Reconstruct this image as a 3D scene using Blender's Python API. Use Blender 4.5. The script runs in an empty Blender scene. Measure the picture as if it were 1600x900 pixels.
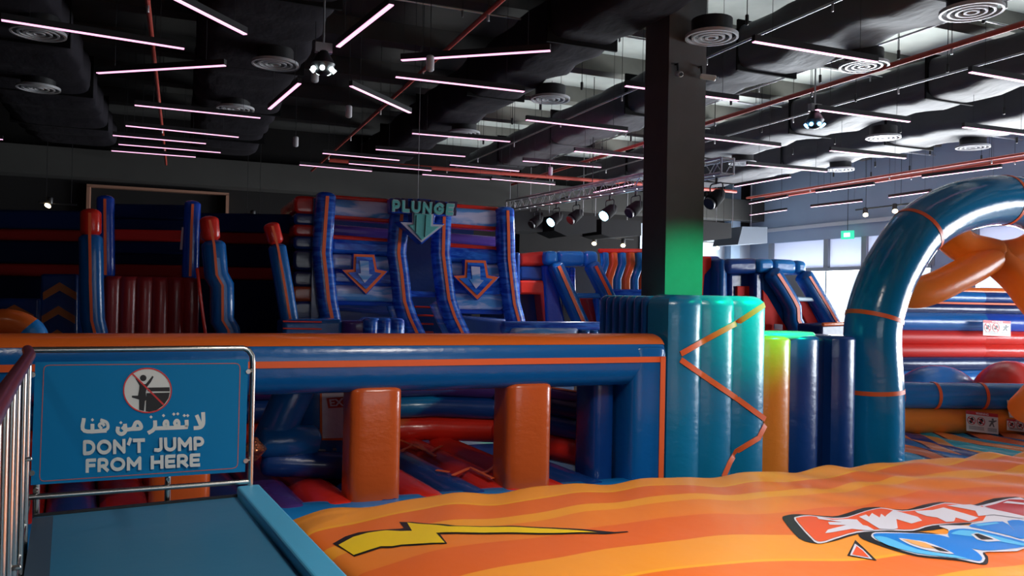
import bpy, bmesh, math, random
from mathutils import Vector, Matrix
random.seed(7)
PI = math.pi
S = bpy.context.scene
COL = S.collection

# ------------------------------------------------------------------ camera
F, YAW, PIT, ROL, EZ = 1261.6, 0.38976, 0.00888, 0.01962, 3.0
_f = Vector((math.sin(YAW)*math.cos(PIT), math.cos(YAW)*math.cos(PIT), math.sin(PIT)))
_r0 = Vector((math.cos(YAW), -math.sin(YAW), 0)); _u0 = _r0.cross(_f)
_r = _r0*math.cos(ROL) + _u0*math.sin(ROL)
_u = _u0*math.cos(ROL) - _r0*math.sin(ROL)
CAM = Vector((0, 0, EZ))
cd = bpy.data.cameras.new('camera'); cam = bpy.data.objects.new('camera', cd); COL.objects.link(cam)
m = Matrix((_r, _u, -_f)).transposed().to_4x4(); m.translation = CAM
cam.matrix_world = m
cd.sensor_width = 36; cd.lens = F/1600*36; cd.clip_end = 200; cd.clip_start = 0.05
S.camera = cam

# ------------------------------------------------------------------ light, exposure
S.view_settings.view_transform = 'Standard'
try: S.view_settings.look = 'None'
except Exception: pass
S.view_settings.gamma = 1; S.view_settings.use_curve_mapping = False
S.view_settings.exposure = 0.0
S.cycles.max_bounces = 6; S.cycles.diffuse_bounces = 3; S.cycles.glossy_bounces = 3
S.cycles.transmission_bounces = 4; S.cycles.sample_clamp_indirect = 4.0
W = bpy.data.worlds.new('daylight'); S.world = W; W.use_nodes = True
W.node_tree.nodes['Background'].inputs[0].default_value = (0.75, 0.87, 1.0, 1)
W.node_tree.nodes['Background'].inputs[1].default_value = 1.5

def area(name, loc, target, sx, sy, power, col=(1, 1, 1), spread=180):
    l = bpy.data.lights.new(name, 'AREA'); l.shape = 'RECTANGLE'; l.size = sx; l.size_y = sy
    l.energy = power; l.color = col; l.spread = math.radians(spread)
    o = bpy.data.objects.new(name, l); COL.objects.link(o); o.location = loc
    d = Vector(target) - Vector(loc)
    o.rotation_euler = d.to_track_quat('-Z', 'Y').to_euler(); return o

def spot(name, loc, target, power, col, ang, blend=.6, rad=.08):
    l = bpy.data.lights.new(name, 'SPOT'); l.energy = power; l.color = col
    l.spot_size = math.radians(ang); l.spot_blend = blend; l.shadow_soft_size = rad
    o = bpy.data.objects.new(name, l); COL.objects.link(o); o.location = loc
    o.rotation_euler = (Vector(target)-Vector(loc)).to_track_quat('-Z', 'Y').to_euler(); return o

DAY = (0.86, 0.93, 1.0)
# daylight outside the window bands of the right wall
area('window_daylight_far', (24.9, 24.3, 2.4), (0, 24.3, 2.4), 8.4, 3.9, 3600, DAY)
area('window_daylight_mid', (24.9, 14.6, 2.4), (0, 14.6, 2.4), 8.0, 3.9, 3000, DAY)
area('window_daylight_near', (24.9, 4.6, 2.4), (0, 4.6, 2.4), 9.0, 3.9, 2600, DAY)
area('added_front_fill', (4.5, -6.4, 3.6), (4.5, 6, 1.6), 7.0, 3.2, 55, (1.0, .93, .86))  # fill lamp added behind the camera to light the foreground
area('added_overhead_fill', (4.2, 1.6, 7.7), (4.4, 4.0, 0), 1.6, 1.2, 250, (1.0, .95, .88), 105)  # unseen overhead lamp, added to brighten airbag, platform and sign
area('added_ground_bounce', (26.6, 18.0, .5), (16, 18, 8.8), 20, 3.0, 2500, (1.0, .97, .9), 110)  # area lamp added low outside to brighten the ceiling like ground bounce
spot('magenta_wash_light', (8.2, 14.5, 6.3), (10, 19, 5.8), 380, (1.0, .25, .6), 60, .8)
spot('green_wash_light', (10.2, 5.8, 6.2), (7.5, 9.8, 3.0), 6200, (0.0, 1.0, .35), 30, .8)
spot('warm_spot_on_left', (-3.0, 4.5, 7.2), (.5, 8.8, 2.0), 260, (1, .9, .8), 60, .8)

# ------------------------------------------------------------------ pixel -> world
def ray(px, py): return _r*((px-800)/F) - _u*((py-450)/F) + _f
def Y(px, py, y):
    d = ray(px, py); return CAM + d*(y/d.y)
def X(px, py, x):
    d = ray(px, py); return CAM + d*(x/d.x)
def Z(px, py, z):
    d = ray(px, py); return CAM + d*((z-EZ)/d.z)
def PL(px, py, p, n):
    d = ray(px, py); return CAM + d*((Vector(p)-CAM).dot(n)/d.dot(n))

# ------------------------------------------------------------------ materials
MATS = {}
def mat(name, col, rough=.5, metal=0, spec=.5, emit=None, es=1, bump=0, bscale=10, stretch=(1, 1, 1), coat=0, var=0):
    if name in MATS: return MATS[name]
    m = bpy.data.materials.new(name); m.use_nodes = True; nt = m.node_tree; b = nt.nodes['Principled BSDF']
    b.inputs['Base Color'].default_value = (*col, 1); b.inputs['Roughness'].default_value = rough
    b.inputs['Metallic'].default_value = metal; b.inputs['Specular IOR Level'].default_value = spec
    b.inputs['Coat Weight'].default_value = coat; b.inputs['Coat Roughness'].default_value = .12
    if emit: b.inputs['Emission Color'].default_value = (*emit, 1); b.inputs['Emission Strength'].default_value = es
    if bump or var:
        tc = nt.nodes.new('ShaderNodeTexCoord'); mp = nt.nodes.new('ShaderNodeMapping')
        mp.inputs['Scale'].default_value = stretch; nt.links.new(tc.outputs['Object'], mp.inputs[0])
        n = nt.nodes.new('ShaderNodeTexNoise'); n.inputs['Scale'].default_value = bscale; n.inputs['Detail'].default_value = 3
        nt.links.new(mp.outputs[0], n.inputs['Vector'])
    if bump:
        bp = nt.nodes.new('ShaderNodeBump'); bp.inputs['Strength'].default_value = bump; bp.inputs['Distance'].default_value = .03
        nt.links.new(n.outputs['Fac'], bp.inputs['Height']); nt.links.new(bp.outputs[0], b.inputs['Normal'])
    if var:
        mx = nt.nodes.new('ShaderNodeMix'); mx.data_type = 'RGBA'
        mx.inputs[6].default_value = (*[c*(1-var) for c in col], 1); mx.inputs[7].default_value = (*[min(1, c*(1+var)) for c in col], 1)
        nt.links.new(n.outputs['Fac'], mx.inputs[0]); nt.links.new(mx.outputs[2], b.inputs['Base Color'])
    MATS[name] = m; return m

def pvc(name, col, rough=.27, bump=.2): return mat(name, col, rough, 0, .5, bump=bump, bscale=7, stretch=(1, 1, 1.6), coat=.25)
BLUE = pvc('blue_vinyl', (.003, .12, .40))
LBLUE = pvc('light_blue_vinyl', (.01, .22, .60))
NAVY = pvc('navy_vinyl', (.004, .045, .22))
DNAVY = pvc('dark_navy_vinyl', (.004, .02, .10))
RBLUE = pvc('royal_blue_vinyl', (.003, .06, .45))
RED = pvc('red_vinyl', (.72, .025, .012))
ORANGE = pvc('orange_vinyl', (.80, .15, .02))
DORANGE = pvc('burnt_orange_vinyl', (.62, .10, .018))
YORANGE = pvc('amber_vinyl', (.85, .24, .03))
TEAL = pvc('teal_vinyl', (.006, .21, .42))
PURPLE = pvc('purple_vinyl', (.07, .03, .20))
GTEAL = pvc('grey_teal_vinyl', (.13, .45, .42))
MR2 = mat('satin_bright_red_vinyl', (.60, .018, .012), .6, spec=.2); MN = mat('matt_navy_vinyl', (.003, .012, .06), .8, spec=.1); MR = mat('matt_red_vinyl', (.22, .008, .006), .75, spec=.15); MD = mat('matt_black_navy_vinyl', (.002, .005, .025), .8, spec=.1)
TAPE = mat('orange_tape', (.95, .14, .03), .4)
GREY = mat('dark_grey_paint', (.075, .07, .07), .75, bump=.1, bscale=4, var=.15)
BACKP = mat('charcoal_wall_paint', (.014, .013, .013), .9, spec=.2, var=.15, bscale=1.5)
RWALL = mat('slate_blue_wall_paint', (.26, .32, .43), .8, var=.08, bscale=1.2)
CEIL = mat('grey_concrete', (.56, .61, .58), .85, bump=.2, bscale=2, var=.2)
DUCT = mat('black_duct_insulation', (.06, .06, .068), .6, bump=.9, bscale=3, stretch=(1, .5, 1), var=.3)
DUCTL = mat('shaded_duct_insulation', (.016, .014, .019), .9, spec=.15, bump=.9, bscale=3, stretch=(1, .5, 1), var=.3)  # darker copy of the duct material, dim light put into its colour
BLACK = mat('black_metal', (.012, .012, .014), .4)
BLACKM = mat('matt_black', (.006, .006, .007), .85, spec=.15)
STEEL = mat('stainless_steel', (.62, .60, .56), .22, 1)
ALU = mat('aluminium', (.6, .6, .62), .35, 1)
WHITE = mat('white_plastic', (.75, .76, .76), .4)
REDPIPE = mat('red_pipe_paint', (.42, .06, .04), .45)
MULL = mat('grey_window_frame', (.22, .24, .27), .5)
FLOORM = mat('dark_grey_floor', (.20, .20, .21), .6, bump=.1, bscale=3)
LED = mat('pink_white_led', (.9, .8, .85), .5, emit=(1, .40, .66), es=1.9)
WARM = mat('warm_lamp', (1, .9, .7), .5, emit=(1, .78, .45), es=12)
COOL = mat('cool_blue_lamp', (.7, .9, 1), .5, emit=(.35, .8, 1), es=9)
NET = mat('dark_net', (.01, .012, .02), .7)

def marble(name, a, b, sc=1.2):
    m = bpy.data.materials.new(name); m.use_nodes = True; nt = m.node_tree; bs = nt.nodes['Principled BSDF']
    tc = nt.nodes.new('ShaderNodeTexCoord'); mp = nt.nodes.new('ShaderNodeMapping'); mp.inputs['Scale'].default_value = (1, 1, 5)
    n = nt.nodes.new('ShaderNodeTexNoise'); n.inputs['Scale'].default_value = sc; n.inputs['Detail'].default_value = 5; n.inputs['Distortion'].default_value = 1.2
    r = nt.nodes.new('ShaderNodeValToRGB'); e = r.color_ramp.elements
    e[0].position = .42; e[0].color = (*a, 1); e[1].position = .6; e[1].color = (*b, 1)
    nt.links.new(tc.outputs['Object'], mp.inputs[0]); nt.links.new(mp.outputs[0], n.inputs[0]); nt.links.new(n.outputs[0], r.inputs[0])
    nt.links.new(r.outputs[0], bs.inputs['Base Color']); bs.inputs['Roughness'].default_value = .25; bs.inputs['Coat Weight'].default_value = .2
    return m
MARB = marble('blue_marbled_vinyl', (.002, .05, .42), (.03, .18, .70), 1.6)
MARW = marble('white_marbled_vinyl', (.10, .30, .62), (.62, .58, .74), .9)

def band_mat(name, cols, axis, period, dist=.5, nscale=.35, lines=None, rough=.4, ang=0, bump=.15):
    """constant-colour bands along one object axis, warped by noise (the print on the vinyl)"""
    m = bpy.data.materials.new(name); m.use_nodes = True; nt = m.node_tree; bs = nt.nodes['Principled BSDF']; L = nt.links.new
    tc = nt.nodes.new('ShaderNodeTexCoord'); mp = nt.nodes.new('ShaderNodeMapping'); mp.inputs['Rotation'].default_value = (0, 0, ang)
    L(tc.outputs['Object'], mp.inputs[0])
    mp2 = nt.nodes.new('ShaderNodeMapping'); mp2.inputs['Scale'].default_value = (1, .6, 1) ; L(mp.outputs[0], mp2.inputs[0])
    n = nt.nodes.new('ShaderNodeTexNoise'); n.inputs['Scale'].default_value = nscale; n.inputs['Detail'].default_value = 1.5; L(mp2.outputs[0], n.inputs[0])
    sx = nt.nodes.new('ShaderNodeSeparateXYZ'); L(mp.outputs[0], sx.inputs[0])
    a = nt.nodes.new('ShaderNodeMath'); a.operation = 'MULTIPLY_ADD'; L(n.outputs[0], a.inputs[0]); a.inputs[1].default_value = dist; L(sx.outputs[axis], a.inputs[2])
    d = nt.nodes.new('ShaderNodeMath'); d.operation = 'DIVIDE'; L(a.outputs[0], d.inputs[0]); d.inputs[1].default_value = period
    f = nt.nodes.new('ShaderNodeMath'); f.operation = 'FRACT'; L(d.outputs[0], f.inputs[0])
    r = nt.nodes.new('ShaderNodeValToRGB'); r.color_ramp.interpolation = 'CONSTANT'; els = r.color_ramp.elements
    while len(els) > 1: els.remove(els[0])
    p = 0
    for i, (wd, c) in enumerate(cols):
        e = els[0] if i == 0 else els.new(p)
        e.position = p; e.color = (*c, 1); p += wd
    L(f.outputs[0], r.inputs[0]); L(r.outputs[0], bs.inputs['Base Color']); bs.inputs['Roughness'].default_value = rough
    n2 = nt.nodes.new('ShaderNodeTexNoise'); n2.inputs['Scale'].default_value = 2.2; n2.inputs['Detail'].default_value = 3; L(mp2.outputs[0], n2.inputs[0])
    bp = nt.nodes.new('ShaderNodeBump'); bp.inputs['Strength'].default_value = bump; bp.inputs['Distance'].default_value = .08
    L(n2.outputs[0], bp.inputs['Height']); L(bp.outputs[0], bs.inputs['Normal'])
    return m

# ------------------------------------------------------------------ mesh helpers
class MB:
    def __init__(s): s.v = []; s.f = []
    def loops(s, loops, closed=True, cap=True):
        n = len(loops[0]); o = len(s.v)
        for l in loops: s.v += [tuple(p) for p in l]
        for i in range(len(loops)-1):
            for j in range(n if closed else n-1):
                a = o+i*n+j; b = o+i*n+(j+1) % n; s.f.append((a, b, b+n, a+n))
        if cap and closed:
            for k, l in ((0, loops[0]), (len(loops)-1, loops[-1])):
                c = sum((Vector(p) for p in l), Vector())/n; s.v.append(tuple(c)); ci = len(s.v)-1
                for j in range(n):
                    t = (o+k*n+(j+1) % n, o+k*n+j, ci); s.f.append(t if k == 0 else t[::-1])
        return s
    def box(s, a, b):
        a = Vector(a); b = Vector(b)
        lo = [min(a[i], b[i]) for i in range(3)]; hi = [max(a[i], b[i]) for i in range(3)]
        o = len(s.v)
        s.v += [(x, y, z) for z in (lo[2], hi[2]) for x, y in ((lo[0], lo[1]), (hi[0], lo[1]), (hi[0], hi[1]), (lo[0], hi[1]))]
        s.f += [(o+3, o+2, o+1, o), (o+4, o+5, o+6, o+7)] + [(o+i, o+(i+1) % 4, o+4+(i+1) % 4, o+4+i) for i in range(4)]
        return s
    def tube(s, path, r, n=14, rnd=True, e=2.0, rb=None, up=None, closed=False):
        """sweep of a superellipse (radii r, rb) along path"""
        path = [Vector(p) for p in path]; N = len(path)
        rs = r if isinstance(r, (list, tuple)) else [r]*N
        k = (rb/r) if rb else 1
        loops = []; prev = None
        pts = []
        for i, p in enumerate(path):
            if closed: t = path[(i+1) % N]-path[i-1]
            else: t = path[min(i+1, N-1)]-path[max(i-1, 0)]
            t.normalize()
            if prev is None:
                h = Vector(up) if up else (Vector((0, 0, 1)) if abs(t.z) < .9 else Vector((0, -1, 0)))
            else: h = prev
            a = (h - t*h.dot(t)).normalized(); prev = a; b = t.cross(a); pts.append((p, t, a, b, rs[i]))
        def ring(p, a, b, r):
            out = []
            for j in range(n):
                th = 2*PI*(j+.5)/n; c, sn = math.cos(th), math.sin(th)
                x = math.copysign(abs(c)**(2/e), c); y = math.copysign(abs(sn)**(2/e), sn)
                out.append(p + a*(x*r) + b*(y*r*k))
            return out
        if rnd and not closed:
            p, t, a, b, r0 = pts[0]
            for q in (.15, .5, .8): loops.append(ring(p - t*(r0*.55*math.cos(q*PI/2)), a, b, r0*math.sin(q*PI/2)))
        for p, t, a, b, r0 in pts: loops.append(ring(p, a, b, r0))
        if rnd and not closed:
            p, t, a, b, r0 = pts[-1]
            for q in (.8, .5, .15): loops.append(ring(p + t*(r0*.55*math.cos(q*PI/2)), a, b, r0*math.sin(q*PI/2)))
        if closed: loops.append(loops[0])
        return s.loops(loops, True, not closed)
    def puff(s, sec, o, U, V, Wd, L, r=.1, r2=None):
        """closed 2D section (a,b) along Wd for L with softly domed ends"""
        o = Vector(o); U = Vector(U); V = Vector(V); Wd = Vector(Wd)
        r2 = r if r2 is None else r2
        ca = (min(p[0] for p in sec)+max(p[0] for p in sec))/2; cb = (min(p[1] for p in sec)+max(p[1] for p in sec))/2
        ha = max(p[0] for p in sec)-ca; hb = max(p[1] for p in sec)-cb
        def lp(w, ins): return [o+U*(ca+(a-ca)*max(.05, 1-ins/ha))+V*(cb+(b-cb)*max(.05, 1-ins/hb))+Wd*w for a, b in sec]
        q = [0, .3, .6, .85, 1]
        Ls = [lp(r*(1-math.sin(t*PI/2)), r*(1-math.cos(t*PI/2))) for t in q[::-1]] if r > 0 else [lp(0, 0)]
        # t=1 -> w=0, inset r ; t=0 -> w=r, inset 0
        mid = max(1, int((L-r-r2)/.25))
        Ls += [lp(r+(L-r-r2)*i/mid, 0) for i in range(1, mid)]
        Ls += [lp(L-r2*(1-math.sin(t*PI/2)), r2*(1-math.cos(t*PI/2))) for t in q] if r2 > 0 else [lp(L, 0)]
        return s.loops(Ls)
    def prism(s, pts, dv):
        pts = [Vector(p) for p in pts]; dv = Vector(dv); n = len(pts); o = len(s.v)
        s.v += [tuple(p) for p in pts]+[tuple(p+dv) for p in pts]
        s.f += [tuple(range(o, o+n)), tuple(range(o+2*n-1, o+n-1, -1))]+[(o+(i+1) % n, o+i, o+n+i, o+n+(i+1) % n) for i in range(n)]
        return s
    def ribbon(s, pts, nrm, wdir, w, th=.008):
        """flat tape along pts: nrm = outward, wdir = width direction (each a vector or list)"""
        L = []
        for i, p in enumerate(pts):
            p = Vector(p); nn = Vector(nrm[i] if isinstance(nrm, list) else nrm).normalized()
            wd = Vector(wdir[i] if isinstance(wdir, list) else wdir).normalized()*(w/2)
            L.append([p-wd, p+wd, p+wd+nn*th, p-wd+nn*th])
        return s.loops(L)
    def disc(s, c, nrm, r0, r1, th, n=28):
        """ring (or disc when r0 = 0) of thickness th along nrm"""
        c = Vector(c); nrm = Vector(nrm).normalized(); a = nrm.orthogonal().normalized(); b = nrm.cross(a)
        def R(r, h): return [c+a*(r*math.cos(2*PI*j/n))+b*(r*math.sin(2*PI*j/n))+nrm*h for j in range(n)]
        if r0 <= 0: return s.loops([R(r1, 0), R(r1, th)])
        return s.loops([R(r0, 0), R(r1, 0), R(r1, th), R(r0, th), R(r0, 0)], True, False)

def fix(me):
    b = bmesh.new(); b.from_mesh(me); bmesh.ops.recalc_face_normals(b, faces=b.faces); b.to_mesh(me); b.free()

def tag(o, label=None, cat=None, group=None, kind=None):
    if label: o['label'] = label
    if cat: o['category'] = cat
    if group: o['group'] = group
    if kind: o['kind'] = kind
    return o
def wl(o):
    l = Vector((0, 0, 0))
    while o: l += o.location; o = o.parent
    return l
def obj(name, mb, m, parent=None, smooth=True, bevel=0, seg=3, sharp=40, label=None, kind=None):
    me = bpy.data.meshes.new(name)
    off = wl(parent) if parent else Vector((0, 0, 0))
    me.from_pydata([(v[0]-off.x, v[1]-off.y, v[2]-off.z) for v in mb.v], [], mb.f); fix(me)
    for mm in (m if isinstance(m, (list, tuple)) else [m]): me.materials.append(mm)
    if smooth:
        me.polygons.foreach_set('use_smooth', [True]*len(me.polygons))
        try: me.set_sharp_from_angle(angle=math.radians(sharp))
        except Exception: pass
    o = bpy.data.objects.new(name, me); COL.objects.link(o)
    if parent: o.parent = parent
    if bevel:
        b = o.modifiers.new('soft_edge', 'BEVEL'); b.width = bevel; b.segments = seg; b.limit_method = 'ANGLE'; b.angle_limit = math.radians(35)
        b.use_clamp_overlap = True
    return tag(o, label, kind=kind)
def thing(name, loc, label, cat, group=None):
    o = bpy.data.objects.new(name, None); COL.objects.link(o); o.location = loc; o.empty_display_size = .2
    return tag(o, label, cat, group)
def copy_tree(o, parent=None):
    c = o.copy(); COL.objects.link(c)
    if parent: c.parent = parent
    for ch in list(o.children): copy_tree(ch, c)
    return c
def sec_tubes(w, d, n, bulge, per=8, back=True, p=.65):
    s = []
    for i in range(n*per+1):
        a = w*i/(n*per); s.append((a, -bulge*abs(math.sin(PI*i/per))**p if 0 < i < n*per else 0))
    for i in range(n*per+1):
        a = w*(1-i/(n*per)); s.append((a, d+(bulge*abs(math.sin(PI*i/per))**p if back and 0 < i < n*per else 0)))
    return s
def sec_round(w, d, e=4, n=28):
    out = []
    for j in range(n):
        th = 2*PI*(j+.5)/n; c, sn = math.cos(th), math.sin(th)
        out.append((w/2*(1+math.copysign(abs(c)**(2/e), c)), d/2*(1+math.copysign(abs(sn)**(2/e), sn))))
    return out
def densify(pts, step=.15):
    out = []
    for a, b in zip(pts[:-1], pts[1:]):
        a = Vector(a); b = Vector(b); n = max(1, int((b-a).length/step))
        out += [a.lerp(b, i/n) for i in range(n)]
    return out+[Vector(pts[-1])]
def smooth_path(pts, sub=6):
    """Catmull-Rom"""
    P = [Vector(p) for p in pts]; P = [P[0]*2-P[1]]+P+[P[-1]*2-P[-2]]; out = []
    for i in range(1, len(P)-2):
        for k in range(sub):
            t = k/sub; a, b, c, d = P[i-1], P[i], P[i+1], P[i+2]
            out.append(.5*((2*b)+(c-a)*t+(2*a-5*b+4*c-d)*t*t+(3*b-a-3*c+d)*t**3))
    return out+[P[-2]]

# ================================================================== the setting
def struct(name, mb, m, parent=None, **k): return obj(name, mb, m, parent, smooth=False, kind='structure', **k)
XR, YB, XL, YF, ZC = 24.0, 30.0, -13.0, -7.0, 8.8
struct('floor', MB().box((XL, YF, -.1), (XR+.3, YB, 0)), FLOORM)
struct('ceiling', MB().box((7.6, YF, ZC), (XR+.3, YB, ZC+.2)), CEIL)
CEILB = mat('dark_concrete', (.06, .06, .058), .85, bump=.2, bscale=2, var=.2)  # darker concrete tone for the left part of the ceiling and its beams
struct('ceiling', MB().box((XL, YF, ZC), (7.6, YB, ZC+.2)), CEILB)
struct('wall_back', MB().box((XL, YB, 0), (XR+.3, YB+.2, ZC)), BACKP)
struct('wall_left', MB().box((XL-.2, YF, 0), (XL, YB, ZC)), BACKP)
b = MB().box((XL, YF-.2, 0), (.8, YF, ZC)); b.box((8.2, YF-.2, 0), (XR+.3, YF, ZC)); b.box((.8, YF-.2, 0), (8.2, YF, 1.6)); b.box((.8, YF-.2, 5.4), (8.2, YF, ZC))
struct('wall_front', b, BACKP)
# right wall with its window bands
WINS = [(20.3, 28.55), (10.5, 18.7), (.4, 8.8)]
b = MB().box((XR, YF, 0), (XR+.3, YB, .45)).box((XR, YF, 5.5), (XR+.3, YB, ZC))
ys = [YF]+[q for w in sorted(WINS) for q in w]+[YB]
for i in range(0, len(ys), 2): b.box((XR, ys[i], .45), (XR+.3, ys[i+1], 5.5))
struct('wall_right', b, RWALL)
struct('trim_1', MB().box((XR-.1, YF, 6.0), (XR, YB, 6.14)), mat('pale_ledge', (.45, .45, .5), .6))
GLASS = bpy.data.materials.new('window_glass'); GLASS.use_nodes = True
nt = GLASS.node_tree; nt.nodes.clear(); o_ = nt.nodes.new('ShaderNodeOutputMaterial'); mx = nt.nodes.new('ShaderNodeMixShader')
tr = nt.nodes.new('ShaderNodeBsdfTransparent'); gl = nt.nodes.new('ShaderNodeBsdfGlossy'); gl.inputs['Roughness'].default_value = .05
mx.inputs[0].default_value = .06; nt.links.new(tr.outputs[0], mx.inputs[1]); nt.links.new(gl.outputs[0], mx.inputs[2]); nt.links.new(mx.outputs[0], o_.inputs[0])
BLIND = bpy.data.materials.new('roller_blind_fabric'); BLIND.use_nodes = True
nt = BLIND.node_tree; nt.nodes.clear(); o_ = nt.nodes.new('ShaderNodeOutputMaterial'); mx = nt.nodes.new('ShaderNodeMixShader')
df = nt.nodes.new('ShaderNodeBsdfDiffuse'); df.inputs[0].default_value = (.72, .72, .80, 1); tl = nt.nodes.new('ShaderNodeBsdfTranslucent'); tl.inputs[0].default_value = (.8, .84, .95, 1)
mx.inputs[0].default_value = .30; nt.links.new(df.outputs[0], mx.inputs[1]); nt.links.new(tl.outputs[0], mx.inputs[2]); nt.links.new(mx.outputs[0], o_.inputs[0])
for k, (y0, y1) in enumerate(WINS):
    w = thing('window_%d' % (k+1), (XR, (y0+y1)/2, .45), None, None); w['kind'] = 'structure'
    fr = MB()
    n = 3; divs = [y0, y0+3.0, y0+4.95, y1] if k == 0 else [y0+(y1-y0)*i/3 for i in range(4)]
    for yy in divs[1:-1]: fr.box((XR+.02, yy-.03, .45), (XR+.14, yy+.03, 4.34))
    for yy in divs: fr.box((XR-.02, yy-.12, 4.3), (XR+.2, yy+.12, 5.5))
    fr.box((XR-.05, y0, 4.22), (XR+.2, y1, 4.36)); fr.box((XR, y0, .45), (XR+.2, y1, .53))
    fr.box((XR+.02, y0, .45), (XR+.14, y0+.06, 5.5)); fr.box((XR+.02, y1-.06, .45), (XR+.14, y1, 5.5))
    obj('window_frame', fr, MULL, w, False)
    obj('glass_pane', MB().box((XR+.2, y0, .45), (XR+.21, y1, 4.3)), GLASS, w, False)
    for i in range(3): obj('roller_blind', MB().box((XR+.1, divs[i]+.1, 4.36), (XR+.12, divs[i+1]-.1, 5.5)), BLIND, w, False)
w = thing('window_4', (4.5, YF, 1.6), None, None); w['kind'] = 'structure'
fr = MB(); [fr.box((x-.04, YF-.12, 1.6), (x+.04, YF-.02, 5.4)) for x in (.84, 3.27, 5.73, 8.16)]
obj('window_frame', fr, MULL, w, False); obj('glass_pane', MB().box((.8, YF-.1, 1.6), (8.2, YF-.09, 5.4)), GLASS, w, False)
# pale lower part of the back wall at the right, dark soffit above it, beams under the slab
struct('trim_2', MB().box((18.2, YB-.05, 0), (XR, YB, 6.2)), mat('pale_blue_grey_wall_paint', (.46, .52, .58), .8))
struct('trim_3', MB().box((XL, YB-1.0, 6.5), (XR, YB-.02, 7.4)), mat('soffit_paint', (.04, .039, .036), .8, var=.2, bscale=1))
for k, y in enumerate([5.2, 8.2, 11.2, 14.2, 17.2, 20.2, 23.2, 26.2]):
    struct('trim_%d' % (k+4), MB().box((7.6, y-.22, ZC-.42), (XR, y+.22, ZC)), mat('beam_concrete', (.16, .16, .14), .85, bump=.2, bscale=3, var=.2))
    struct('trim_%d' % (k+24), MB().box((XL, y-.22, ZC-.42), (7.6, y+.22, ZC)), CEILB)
struct('trim_12', MB().box((-2.9, YB-.32, 6.28), (1.5, YB, 6.36)).box((-2.9, YB-.32, 2), (-2.8, YB, 6.3)).box((1.4, YB-.32, 2), (1.5, YB, 6.3)), mat('bulkhead_edge', (.30, .15, .10), .5))
for k, (x0, x1) in enumerate(((12.4, 13.3), (6.3, 7.0), (20.4, 21.1), (22.6, 23.1))):
    struct('trim_%d' % (k+13), MB().box((x0, YB-.5, 0), (x1, YB-.01, 8.7)), BACKP if k < 2 else mat('blue_grey_pier', (.2, .27, .36), .8))
c0, cy, cw = 6.91, 10.62, .69
struct('column', MB().box((c0, cy, 0), (c0+cw, cy+cw, ZC)), GREY)

# ================================================================== foreground: airbag
ex = Vector((math.cos(math.radians(6.5)), math.sin(math.radians(6.5)), 0)); ey = Vector((-ex.y, ex.x, 0))
def airh(x, y):
    h = 1.182
    l = x-(.93+(6.5-y)*.18)                     # distance from the left edge
    h -= .14*math.exp(-max(0, l)/.5)
    bk = max(0, (y-4.2)/2.9)
    h += bk*bk*(.020*math.cos(2*PI*(x+.25*(7-y))/1.12)+.008*math.cos(2*PI*(x+.5*(7-y))/.61))
    r = min(1, max(0, (x-4.5)/3))
    h += r*.022*(.35+.65*bk)*math.sin(2*PI*(.77*x+.64*y+.06*math.sin(x*2.1-y))/.62)
    h += .012*math.sin(x*1.3+y*.9)*math.sin(y*1.7)
    return h
def on_air(px, py):
    z = 1.2
    for _ in range(8): p = Z(px, py, z); z = airh(p.x, p.y)
    return Z(px, py, z)
NX, NY = 330, 120
g = []
for j in range(NY+1):
    v = j/NY; row = []
    yc = 1.2+(7.12-1.2)*v
    xl = .93+(6.5-yc)*.18
    for i in range(NX+1):
        u = i/NX; x = xl+(14.2-xl)*u; y = yc-.028*(x-1.5)*v
        e = min(u*(14.2-xl), (1-u)*(14.2-xl), v*5.92, (1-v)*5.92)
        z = airh(x, y)
        if e < .12: z -= .09*(1-math.sqrt(max(0, 1-(1-e/.12)**2)))
        row.append((x, y, z))
    g.append(row)
AIRM = band_mat('printed_orange_flames', [(.20, (.90, .23, .025)), (.10, (.95, .36, .025)), (.18, (.86, .17, .02)), (.02, (.96, .42, .02)), (.24, (.94, .33, .03)), (.26, (.84, .15, .02))], 1, 2.3, 1.6, .33, rough=.30)
air = thing('jump_airbag', (5, 4, 0), 'huge orange flame-printed jump airbag with a lightning bolt and lettering beside the platform', 'airbag')
obj('printed_cover', MB().loops(g, False, False), AIRM, air)
sd = MB()
per = [g[0][i] for i in range(NX+1)]+[g[j][NX] for j in range(1, NY+1)]+[g[NY][i] for i in range(NX-1, -1, -1)]+[g[j][0] for j in range(NY-1, 0, -1)]
sd.loops([[(p[0], p[1], p[2]) for p in per], [(p[0], p[1], p[2]-.35) for p in per], [(p[0], p[1], .02) for p in per]], True, False)
obj('side_wall', sd, mat('black_side_vinyl', (.018, .018, .02), .5, bump=1, bscale=8, stretch=(1, 1, .3)), air, label='black wrinkled side of the airbag')

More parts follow.
